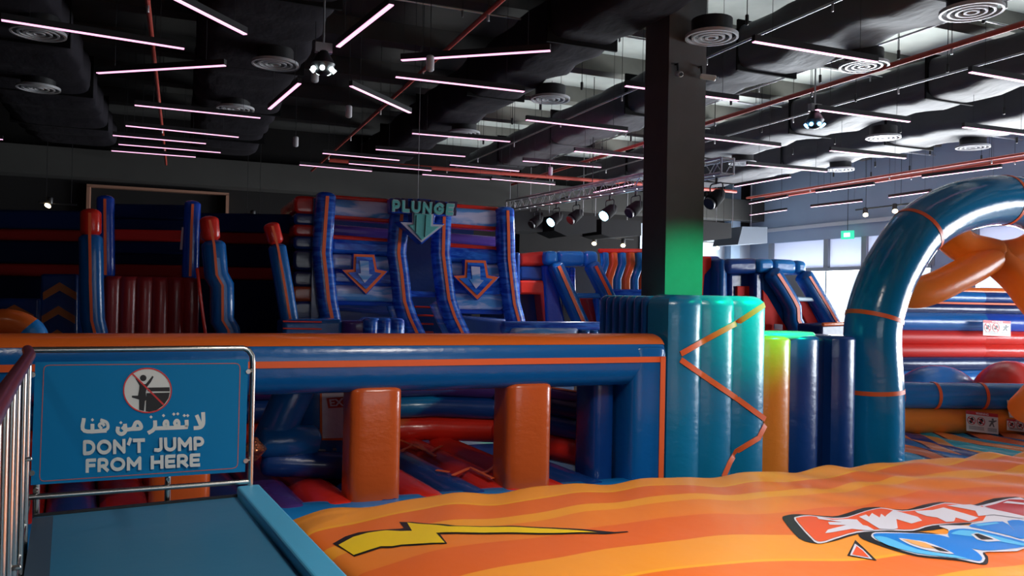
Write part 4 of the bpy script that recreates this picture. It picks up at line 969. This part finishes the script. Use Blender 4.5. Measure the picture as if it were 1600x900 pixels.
# ================================================================== slide right of the column, lit by the windows
YR = 16.0
RED2 = mat('satin_red_vinyl', (.75, .02, .01), .6, spec=.25)
rs = thing('window_slide', (13.3, YR+1, 0), 'pale blue-topped slide with red bed in front of the windows', 'inflatable')
rb = lambda q, m, y=YR, d=.5, bev=.1, nm='block': bar(q, m, rs, y, d, bev, nm)
rb([(1186, 404), (1211, 404), (1211, 426), (1186, 426)], LBLUE, YR, .7, .12, 'top_block')
rb([(1210, 404), (1246, 406), (1246, 429), (1210, 426)], LBLUE, YR, .7, .12, 'top_block')
rb([(1245, 406), (1262, 408), (1262, 430), (1245, 429)], LBLUE, YR, .7, .12, 'top_block')
rb([(1136, 404), (1188, 403), (1188, 428), (1136, 428)], NAVY, YR+.1, 3.0, .14, 'top_block')
rb([(1126, 402), (1138, 407), (1142, 620), (1122, 620)], BLUE, YR+.2, 2.6, .1, 'side_panel')
rb([(1094, 400), (1128, 400), (1126, 620), (1094, 620)], RBLUE, YR+.6, 2, .1, 'side_panel')
rb([(1094, 400), (1113, 401), (1112, 418), (1102, 430), (1099, 470), (1094, 470)], RED2, YR+.5, .3, .05, 'red_panel')
rb([(1140, 426), (1190, 426), (1192, 620), (1140, 620)], NAVY, YR+.4, 2.2, .08, 'side_panel')
rb([(1152, 447), (1180, 447), (1180, 463), (1152, 463)], RED2, YR+.32, .2, .02, 'red_panel')
rb([(1180, 426), (1191, 426), (1194, 620), (1180, 620)], NAVY, YR+.1, .4, .06, 'side_post')
rb([(1190, 426), (1206, 426), (1236, 470), (1240, 620), (1190, 620)], BLUE, YR+.2, .8, .08, 'side_panel')
rb([(1192, 452), (1200, 462), (1240, 530), (1225, 545), (1192, 500)], RED2, YR+.12, .2, .03, 'red_panel')
leg([(1207, 428), (1220, 448), (1232, 468), (1238, 480), (1239, 500), (1250, 522), (1262, 560)], .2, BLUE, YR, rs, .09)
leg([(1256, 432), (1270, 455), (1284, 478), (1300, 505), (1318, 540)], .2, BLUE, YR, rs, .07)
rb([(1216, 426), (1250, 428), (1276, 466), (1244, 466)], NET, YR+.7, .06, .01, 'netting')
rb([(1240, 463), (1276, 465), (1280, 471), (1244, 471)], mat('pale_print_vinyl', (.45, .65, .75), .3), YR-.1, .3, .03, 'crossbar')
rb([(1243, 471), (1262, 471), (1290, 525), (1274, 530)], RED2, YR+.1, .5, .03, 'slide_face')
rb([(1262, 471), (1282, 471), (1312, 520), (1290, 525)], RBLUE, YR+.15, .5, .03, 'side_panel')
rb([(1240, 474), (1246, 474), (1278, 540), (1246, 560)], DNAVY, YR+.2, .5, .03, 'side_panel')
rb([(1231, 432), (1242, 448), (1252, 466), (1245, 466)], mat('dull_red_vinyl', (.3, .02, .02), .5), YR+.9, .1, .01, 'slide_face')
bx_ = Y(1283, 505, 14.6)
rb([(1210, 506), (1223, 507), (1223, 516), (1210, 515)], mat('pink_grey_label', (.4, .3, .34), .5), YR-.05, .02, .004, 'small_label')
box2 = tag(bar([(1283, 507), (1340, 505), (1340, 600), (1283, 600)], DNAVY, None, 14.4, .8, .06, 'landing_cushion'), 'dark landing cushion with orange rim between red slide bed and arch', 'inflatable')
obj('orange_rim', MB().tube([Y(1286, 507, 14.35), Y(1338, 505, 14.35)], .045, 8), ORANGE, None).parent = box2

# ================================================================== ceiling: LED bars
ZL = 6.5
def build_lamp():
    t = thing('led_bar_lamp', (0, 0, 0), 'x', 'ceiling lamp')
    b = MB().box((-1.125, -.035, .012), (1.125, .035, .10)); obj('housing', b, BLACK, t, False)
    obj('diffuser', MB().box((-1.12, -.030, 0), (1.12, .030, .012)), LED, t, False)
    for s_ in (-.8, .8): obj('suspension_wire', MB().tube([(s_, 0, .1), (s_, 0, ZC-ZL)], .004, 5, False), BLACK, t, False)
    return t
LAMPS = [
 (0, 32, 287, 77, 'long pink-white LED bar cutting across the left edge, nearest on that side'),
 (275, 0, 404, 65, 'LED bar slanting down right from the top edge, nearest of all at upper left'),
 (152, 115, 352, 103, 'LED bar rising gently to the right above the left slide, tilted against its neighbours'),
 (421, 171, 468, 131, 'short-looking LED bar pointing away, left of the small ceiling disco light'),
 (528, 74, 612, 8, 'LED bar pointing away, right of the small ceiling disco light and brightest'),
 (548, 135, 641, 177, 'LED bar slanting down right below the ceiling disco light'),
 (627, 95, 860, 80, 'LED bar rising gently to the right, above the other bars left of the column'),
 (618, 121, 819, 144, 'LED bar falling to the right, just below the gently rising one left of the column'),
 (210, 165, 407, 185, 'nearest bar of the five stacked LED bars above the left slide'),
 (196, 197, 373, 215, 'second nearest of the five stacked LED bars above the left slide'),
 (176, 212, 322, 225, 'middle one of the five stacked LED bars above the left slide'),
 (185, 226, 345, 239, 'fourth of the five stacked LED bars above the left slide'),
 (174, 236, 306, 246, 'farthest of the five stacked LED bars above the left slide'),
 (None, -5.15, 22.65, 0, 'LED bar of which only a tip shows at the left edge'),
 (644, 209, 797, 222, 'LED bar over the right half of the drop tower, nearest there'),
 (822, 188, 980, 206, 'LED bar left of the column, beside the silvery ceiling bracket'),
 (977, 135, 1153, 158, 'LED bar that passes behind the column and shows on both sides'),
 (1177, 66, 1370, 98, 'large LED bar right of the column ending at a round air diffuser'),
 (None, 12.1, 8.66, 0, 'black LED bar cut by the right edge, under the red pipe'),
 (1275, 172, 1421, 191, 'LED bar starting at the hanging blue disco light'),
 (1494, 198, 1600, 211, 'LED bar at the right edge above the arch'),
 (1098, 216, 1219, 230, 'LED bar emerging from behind the column at mid height, right side'),
 (890, 236, 1000, 247, 'LED bar ending behind the left side of the column above the truss'),
 (587, 234, 727, 245, 'LED bar above the PLUNGE sign, second nearest there'),
 (504, 240, 624, 251, 'LED bar above the left half of the drop tower, nearest there'),
 (468, 258, 581, 268, 'farthest LED bar above the left corner of the drop tower'),
 (545, 256, 674, 267, 'LED bar directly behind the two bars above the PLUNGE sign'),
 (703, 258, 811, 268, 'short LED bar above the right arrow panel of the drop tower'),
 (817, 252, 939, 262, 'LED bar just above the left half of the truss'),
 (660, 273, 765, 281, 'left one of two LED bars in one line just above the drop tower'),
 (768, 280, 867, 289, 'right one of two LED bars in one line meeting the truss'),
 (1297, 236, 1415, 248, 'LED bar crossing the light ducts left of the arch top'),
 (1167, 258, 1292, 269, 'LED bar above the black hanging boxes right of the column'),
 (1148, 292, 1235, 277, 'black LED bar above the suspended boxes, nearest there, pointing to the far wall'),
 (1267, 324, 1347, 315, 'black LED bar above the green exit sign, lowest in view there'),
 (1275, 301, 1366, 289, 'black LED bar before the slate wall, touching the red pipe'),
 (1441, 278, 1565, 262, 'black LED bar right above the top of the arch'),
 (1389, 309, 1455, 300, 'black LED bar half hidden behind the left shoulder of the arch'),
 (1165, 320, 1238, 307, 'black LED bar in front of the wall corner, middle of three'),
 (1168, 337, 1234, 328, 'black LED bar in front of the wall corner, farthest of three'),
 (848, 323, 901, 307, 'LED bar seen through the left part of the truss'),
 (928, 301, 990, 288, 'LED bar seen through the right part of the truss'),
 (None, 21.8, 15.6, 90, 'black LED bar above the crossing arms, tip showing at the right edge'),
]
proto = build_lamp(); LAMPO = []
for i, (a, b_, c, d, lab) in enumerate(LAMPS):
    if a is None: ctr_ = Vector((b_, c, ZL)); ang = math.radians(d); ln = 2.25
    else:
        p, q = Z(a, b_, ZL), Z(c, d, ZL)
        if i == 0: p = q+(p-q)*1.0
        ln = (q-p).length; ang = math.atan2(q.y-p.y, q.x-p.x)
        dv = (q-p).normalized(); ctr_ = (p+q)/2
        if a == 0: ctr_ = q-dv*1.125
        if (a, b_) == (275, 0): ctr_ = q-dv*1.125
        if c == 1600: ctr_ = p+dv*1.125
        if (a, b_) in ((890, 236),): ctr_ = p+dv*1.125
    o = proto if i == 0 else copy_tree(proto)
    o.location = ctr_; o.rotation_euler = (0, 0, ang)
    s_ = 1.0
    if 1.6 < ln < 2.6: s_ = ln/2.25
    elif (a, b_) in ((660, 273), (768, 280)): s_ = ln/2.25
    o.scale = (s_, 1, 1)
    LAMPO.append((o, s_, ang))
    o['label'] = lab; o['group'] = 'pink-white LED bars under the ceiling'

# ducts, diffusers, pipes
DU = [(-4.1, -1.9, 'far left black duct above the wide slide'), (.2, 2.1, 'broad black duct above the small disco light'), (5.5, 6.75, 'black duct running behind the upper column, left side'),
      (9.3, 10.6, 'black duct right of the column with a ragged grey underside'), (14.0, 15.3, 'black duct ending in grey cloth above the slate wall, second from the right wall'), (17.2, 18.9, 'rightmost duct, nearest the windows wall')]
for x0, x1, lab in DU:
    t = thing('ceiling_duct', ((x0+x1)/2, 16, 7.2), lab, 'duct', 'insulated ducts under the ceiling')
    L = []; N = 70
    for i in range(N+1):
        y = -2+29*i/N; wz = .035*math.sin(i*2.1)+.03*math.sin(i*.83+x0); wx = .04*math.sin(i*1.7+x0)
        sec = sec_round(x1-x0, .85, 5, 24)
        L.append([Vector((x0+a+wx, y, 7.2+b_+(wz if b_ < .4 else 0))) for a, b_ in sec])
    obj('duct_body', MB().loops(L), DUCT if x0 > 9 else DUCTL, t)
    for y in range(0, 27, 4): obj('strap', MB().box((x0-.03, y, 7.17), (x1+.03, y+.05, 8.1)), BLACKM, t, False)
DIFM = mat('pale_diffuser_metal', (.45, .45, .47), .35, .2)
for o, s_, ang in LAMPO:
    k = 0
    for ch in [c for c in o.children if c.name.startswith('suspension')]:
        wx = o.location.x+(-.8, .8)[k]*s_*math.cos(ang); k += 1
        if any(x0 < wx < x1 for x0, x1, _ in DU): ch.scale.z = .72/2.3; ch.location.z = .07
dp = thing('air_diffuser', (0, 0, 0), 'x', 'air diffuser')
mb = MB()
for r_ in (.40, .30, .20, .10): mb.disc((0, 0, -.02), (0, 0, 1), r_-.035, r_, .05)
obj('rings', mb, DIFM, dp); obj('neck', MB().tube([(0, 0, .03), (0, 0, .26)], .31, 20, False), BLACK, dp)
DIFF = [(1350, 103, 'round air diffuser at the end of the large LED bar right of the column'), (1380, 215, 'round air diffuser above the left shoulder of the arch, under the second duct'), (1520, 230, 'round air diffuser over the top of the arch'),
 (1313, 265, 'round air diffuser over the slate wall, left of the arch'), (1518, 18, 'round air diffuser near the top right corner'), (1112, 58, 'round air diffuser touching the right side of the column'),
 (860, 155, 'round air diffuser left of the column'), (430, 100, 'dark round air diffuser left of the small disco light'), (60, 52, 'dark round air diffuser behind the LED bar at the left edge'),
 (725, 208, 'round air diffuser above the right half of the drop tower'), (1160, 255, 'round air diffuser right of the truss end'), (60, 138, 'dark oval air diffuser at far left'), (368, 170, 'dark round air diffuser above the five stacked LED bars')]
for i, (px, py, lab) in enumerate(DIFF):
    o = dp if i == 0 else copy_tree(dp); o.location = Z(px, py, 7.0); o['label'] = lab; o['group'] = 'round air diffusers on the ducts'
def pipe(pts, r, lab, m=REDPIPE, name='pipe', grp='sprinkler pipes'):
    t = thing(name, tuple(pts[0]), lab, 'pipe', grp)
    obj('tube', MB().tube(pts, r, 10, False), m, t)
    n = int((Vector(pts[-1])-Vector(pts[0])).length/3)
    for i in range(1, n):
        p = Vector(pts[0]).lerp(Vector(pts[-1]), i/n)
        if any(x0-.05 < p.x < x1+.05 for x0, x1, _ in DU): continue
        obj('hanger', MB().tube([p, Vector((p.x, p.y, ZC))], .006, 5, False), BLACK, t, False); obj('sprinkler_head', MB().tube([p+Vector((0, 0, -.12)), p], .02, 8), ALU, t)
    return t
pipe([(11.0, 3, 7.0), (11.0, 27, 7.0)], .045, 'dark red pipe running diagonally over the disco light right of the column')
pipe([(3.9, 4, 6.95), (3.9, 27, 6.95)], .035, 'dark red pipe running between the LED bars left of the column')
pipe([(-.5, 6, 6.95), (-.5, 28, 6.95)], .035, 'dark red pipe among the LED bars at the upper left')
pipe([(4.0, 24.2, 6.9), (15.5, 23.9, 6.9), (18.5, 23.9, 6.9)], .06, 'orange-red pipe running across above the drop tower')
pipe([(20.0, 5, 6.9), (20.0, 25.2, 6.9)], .04, 'upper thin red pipe before the slate wall')
pipe([(20.9, 5, 6.95), (20.9, 25.2, 6.95)], .06, 'lower thick red pipe before the slate wall')
pipe([(13.2, 3, 7.3), (13.2, 27, 7.3)], .02, 'thin grey conduit right of the large LED bar', ALU, grp='grey conduits')
pipe([(12.2, 3, 7.9), (12.2, 27, 7.9)], .02, 'thin grey conduit high under the slab', ALU, grp='grey conduits')
pipe([(8.6, 3, 7.3), (8.6, 27, 7.3)], .02, 'thin grey conduit just right of the column top', ALU, grp='grey conduits')
pipe([(-8, 9.8, 7.9), (14, 9.8, 7.9)], .018, 'thin grey conduit crossing above the nearest LED bars', ALU, grp='grey conduits')
pipe([(-8, 13.2, 7.9), (23, 13.2, 7.9)], .018, 'thin grey conduit crossing over the whole hall', ALU, grp='grey conduits')
pipe([(10, 16.4, 7.9), (23, 16.4, 7.9)], .03, 'grey cable tray crossing under the lit part of the slab', ALU, grp='grey conduits')
pipe([(10, 19.4, 7.9), (23, 19.4, 7.9)], .03, 'far grey cable tray crossing under the lit slab', ALU, grp='grey conduits')
# hanging rods under the lit part of the slab
rd = thing('hanging_rod', (0, 0, 0), 'x', 'rod'); obj('rod', MB().tube([(0, 0, 0), (0, 0, 1.5)], .007, 5, False), BLACK, rd, False); obj('fitting', MB().tube([(0, 0, -.02), (0, 0, .12)], .028, 8), BLACK, rd)
n = 0
for ix in range(9):
    for iy in range(7):
        x, y = 7.9+1.75*ix+random.uniform(-.4, .4), 8.5+2.1*iy+random.uniform(-.5, .5)
        if any(a-.1 < x < b_+.1 for a, b_, _ in DU): continue
        o = rd if n == 0 else copy_tree(rd); o.location = (x, y, 7.28); n += 1
        o['label'] = 'thin black rod hanging from the slab with a small fitting'; o['group'] = 'hanging rods under the slab'

# truss with spotlights
tz = (6.12-.32)/1
T0, T1 = Vector((10, 24.6, 5.79)), Vector((10, 13.2, 5.50)); th = .30
tr_ = thing('lighting_truss', (10, 19, 5.5), 'aluminium box truss tinted pink hanging left of the column', 'truss')
CH = [(-.15, 0), (.15, 0), (-.15, th), (.15, th)]
for a, c in CH: obj('chord', MB().tube([T0+Vector((a, 0, c)), T1+Vector((a, 0, c))], .03, 8, False), ALU, tr_)
mb = MB(); N = 38
for i in range(N):
    p, q = T0.lerp(T1, i/N), T0.lerp(T1, (i+1)/N)
    for s_ in (-.15, .15): mb.tube([p+Vector((s_, 0, 0 if i % 2 else th)), q+Vector((s_, 0, th if i % 2 else 0))], .010, 6, False)
    mb.tube([p+Vector((-.15, 0, th)), q+Vector((.15, 0, th))], .009, 6, False)
    mb.tube([p+Vector((-.15 if i % 2 else .15, 0, 0)), q+Vector((.15 if i % 2 else -.15, 0, 0))], .009, 6, False)
for s_ in (-.15, .15):
    for c in (0, th): mb.tube([T1+Vector((-.15, 0, c)), T1+Vector((.15, 0, c))], .02, 6, False)
    mb.tube([T1+Vector((s_, 0, 0)), T1+Vector((s_, 0, th))], .02, 6, False); mb.tube([T0+Vector((s_, 0, 0)), T0+Vector((s_, 0, th))], .02, 6, False)
obj('bracing', mb, ALU, tr_)
mb = MB()
for t in (.05, .5, .93): p = T0.lerp(T1, t); mb.tube([p+Vector((0, 0, th)), Vector((p.x, p.y, ZC))], .012, 6, False)
obj('hanging_chain', mb, BLACK, tr_)
def par(px, py, lit, lab):
    p = X(px, py, 10.0); base = Vector((10.15, p.y, 5.5+.29*(p.y-13.2)/11.4))
    t = thing('stage_spotlight', tuple(base), lab, 'spotlight', 'spotlights clamped under the truss')
    hd = Vector((10.15, p.y, base.z-.42)); d = Vector((-.85, -.18, -.62)).normalized()
    obj('yoke', MB().tube([base, base+Vector((0, 0, -.14))], .03, 8).tube(smooth_path([hd+Vector((-.0, -.2, 0)), base+Vector((0, -.2, -.16)), base+Vector((0, 0, -.14)), base+Vector((0, .2, -.16)), hd+Vector((0, .2, 0))], 4), .016, 6), BLACK, t)
    obj('body', MB().tube([hd-d*.20, hd-d*.1, hd+d*.17], [.08, .14, .16], 20), BLACKM, t)
    obj('lens', MB().disc(hd+d*.225, d, 0, .13, .05), COOL if lit else BLACK, t)
    if lit: spot('spotlight_beam', hd+d*.36, hd+d*5, 900, (.75, .85, 1), 84, .7, .1)
par(832, 345, False, 'unlit black spotlight hanging at the far end of the truss')
par(862, 335, True, 'lit blue-white spotlight, farther of the two lit ones under the truss')
par(893, 330, False, 'unlit black spotlight between the two lit ones under the truss')
par(945, 318, True, 'lit blue-white spotlight, nearer of the two lit ones under the truss')
par(985, 310, False, 'unlit black spotlight next to the column under the truss')
par(1110, 290, False, 'black spotlight showing right of the column under the truss end')
# disco lights
def disco(px, py, z, lab, col):
    p = Z(px, py, z); t = thing('disco_light', tuple(p), lab, 'disco light')
    obj('stem', MB().tube([p+Vector((0, 0, .2)), Vector((p.x, p.y, ZC))], .015, 6, False), ALU, t)
    obj('bracket', MB().box(p+Vector((-.12, -.05, .16)), p+Vector((.12, .05, .3))), ALU, t, False)
    obj('body', MB().tube([p+Vector((0, 0, .16)), p, p+Vector((0, 0, -.10))], [.08, .17, .12], 18), BLACK, t)
    for k in range(7):
        mb = MB(); an = 2*PI*k/7; c = p+Vector((.15*math.cos(an), .15*math.sin(an), -.085)); mb.disc(c, (math.cos(an), math.sin(an), -1), 0, .035, .03, 10)
        obj('lens', mb, mat('disco_lens_'+col[0], (1, 1, 1), .3, emit=col[1], es=8), t)
disco(505, 100, 6.3, 'small black disco light with white lenses among the LED bars, upper left', ('white', (.8, 1, 1)))
disco(1273, 188, 6.35, 'hanging black disco light with blue lenses right of the column', ('blue', (.15, .5, 1)))
# ceiling speakers / projectors
for px, py, lab in ((462, 222, 'small pale ceiling speaker above the five stacked bars'), (545, 175, 'small pale pendant speaker left of the slanting bar'), (672, 100, 'small white cylinder speaker below the rising bar'), (92 + 400, 118, 'small grey cylinder speaker under the disco light'), (860, 268, 'small pale camera hanging above the truss')):
    p = Z(px, py, 6.35); t = thing('ceiling_speaker', tuple(p), lab, 'speaker', 'small pendant speakers')
    obj('body', MB().tube([p+Vector((0, 0, -.08)), p+Vector((0, 0, .1))], .06, 12), mat('dim_white_plastic', (.4, .4, .42), .5), t); obj('stem', MB().tube([p+Vector((0, 0, .1)), Vector((p.x, p.y, ZC))], .006, 5, False), BLACK, t)
# cameras on the column
for px, py, lab, dx in ((1055, 117, 'white dome-end security camera on the column, left one', -.05), (1092, 121, 'white security camera on the right corner of the column', .14)):
    p = Y(px, py, cy); t = thing('security_camera', (p.x, cy, p.z), lab, 'camera')
    obj('mount', MB().tube([p+Vector((0, 0, .16)), p+Vector((0, -.06, .16)), p+Vector((0, -.08, 0))], .018, 8), BLACK, t)
    obj('body', MB().tube([p+Vector((0, -.07, 0)), p+Vector((dx, -.22, -.05))], .045, 14), WHITE, t)
    obj('lens', MB().disc(p+Vector((dx*1.15, -.25, -.06)), (dx, -.2, -.05), 0, .03, .01, 14), BLACK, t)
# hanging boxes near the far wall
def hbox(q, y, d, m, lab):
    P = [Y(a, b_, y) for a, b_ in q]; t = thing('ventilation_box', tuple(P[0]), lab, 'ventilation box', 'boxes hanging before the far wall')
    obj('casing', MB().prism(P, (0, d, 0)), m, t, False)
    c = (P[0]+P[1])/2; obj('hanger', MB().tube([P[0]+Vector((.15, d/2, 0)), Vector((P[0].x+.15, P[0].y+d/2, ZC))], .012, 6, False).tube([P[1]+Vector((-.15, d/2, 0)), Vector((P[1].x-.15, P[1].y+d/2, ZC))], .012, 6, False), ALU, t)
VB = mat('dark_sheet_metal', (.012, .012, .013), .7, spec=.2)
hbox([(866, 336), (932, 338), (932, 362), (886, 369), (866, 360)], 25.5, 1.5, VB, 'black ventilation box behind the truss, left one of two beside the column')
hbox([(940, 342), (1002, 345), (1002, 368), (955, 371), (940, 366)], 25.5, 1.5, VB, 'black ventilation box touching the left side of the column')
hbox([(803, 330), (848, 332), (848, 362), (803, 360)], 26, 1.5, VB, 'black ventilation box right of the drop tower top')
hbox([(1098, 345), (1143, 349), (1143, 372), (1098, 377)], 25.5, 1.5, VB, 'black ventilation box right of the column')
hbox([(1160, 354), (1199, 355), (1199, 380), (1153, 382)], 25.5, 1.6, mat('blue_grey_sheet_metal', (.09, .11, .14), .5), 'pale blue-grey ventilation box at the corner of the slate wall')
# track spots
def track(pa, pb, y, heads, lab, x=None):
    g_ = (lambda a, b_: X(a, b_, x)) if x else (lambda a, b_: Y(a, b_, y))
    p, q = g_(*pa), g_(*pb); t = thing('track_light', tuple((p+q)/2), lab, 'track light', 'black tracks with warm spots')
    obj('track', MB().tube([p, q], .03, 6, False), BLACK, t)
    obj('hanger', MB().tube([p.lerp(q, .2), p.lerp(q, .2)+Vector((0, 0, ZC-p.z))], .008, 5, False).tube([p.lerp(q, .85), p.lerp(q, .85)+Vector((0, 0, ZC-q.z))], .008, 5, False), BLACK, t)
    for hx, hy in heads:
        h = g_(hx, hy); u = (h.x-p.x)/(q.x-p.x) if abs(q.x-p.x) > .5 else (h.y-p.y)/(q.y-p.y); a = p.lerp(q, u)
        s_ = obj('spot_head', MB().tube([a, h+Vector((0, 0, .12))], .02, 6).tube([h+Vector((0, 0, .16)), h+Vector((0, 0, .0))], .085, 12), BLACK, t)
        obj('lens', MB().disc(h+Vector((-.04, -.05, -.06)), (-.5, -.6, -1), 0, .085, .03, 14), WARM, s_)
track((1337, 328), (1421, 318), 0, [(1352, 333), (1398, 327)], 'black track with two warm spots on the slate wall left of the arch', x=22.6)
track((908, 369), (990, 374), 27.6, [(929, 378), (974, 381)], 'black track with two warm spots just left of the column')
track((1095, 378), (1136, 380), 27.6, [(1121, 385)], 'short black track with one warm spot right of the column')
track((60, 316), (120, 320), 27, [(78, 318)], 'single warm spot on the dark wall above the banded wall at far left')
track((380, 334), (410, 336), 27, [(395, 338)], 'single warm spot on the dark wall left of the drop tower')
# exit sign
p = X(1313, 362, 23.6); q = X(1334, 360, 23.6)
t = thing('exit_sign', tuple((p+q)/2), 'small green and white lit exit sign above the windows', 'exit sign')
a, b_, c, d = X(1314, 361, 23.6), X(1333, 360, 23.6), X(1333, 373, 23.6), X(1314, 374, 23.6)
obj('panel', MB().prism([a, b_, c, d], (.06, 0, 0)), mat('exit_green', (.02, .5, .3), .4, emit=(.05, .8, .45), es=.9), t, False)
obj('pictogram', MB().prism([a.lerp(c, .25)+Vector((-.01, 0, 0)), b_.lerp(d, .25)+Vector((-.01, 0, 0)), c.lerp(a, .25)+Vector((-.01, 0, 0)), d.lerp(b_, .25)+Vector((-.01, 0, 0))], (.01, 0, 0)), mat('exit_white', (.8, 1, .9), .4, emit=(.8, 1, .9), es=1.0), t, False)
obj('stem', MB().tube([(a+b_)/2+Vector((.03, 0, 0)), Vector((((a+b_)/2).x+.03, ((a+b_)/2).y, ZC))], .01, 6, False), BLACK, t)
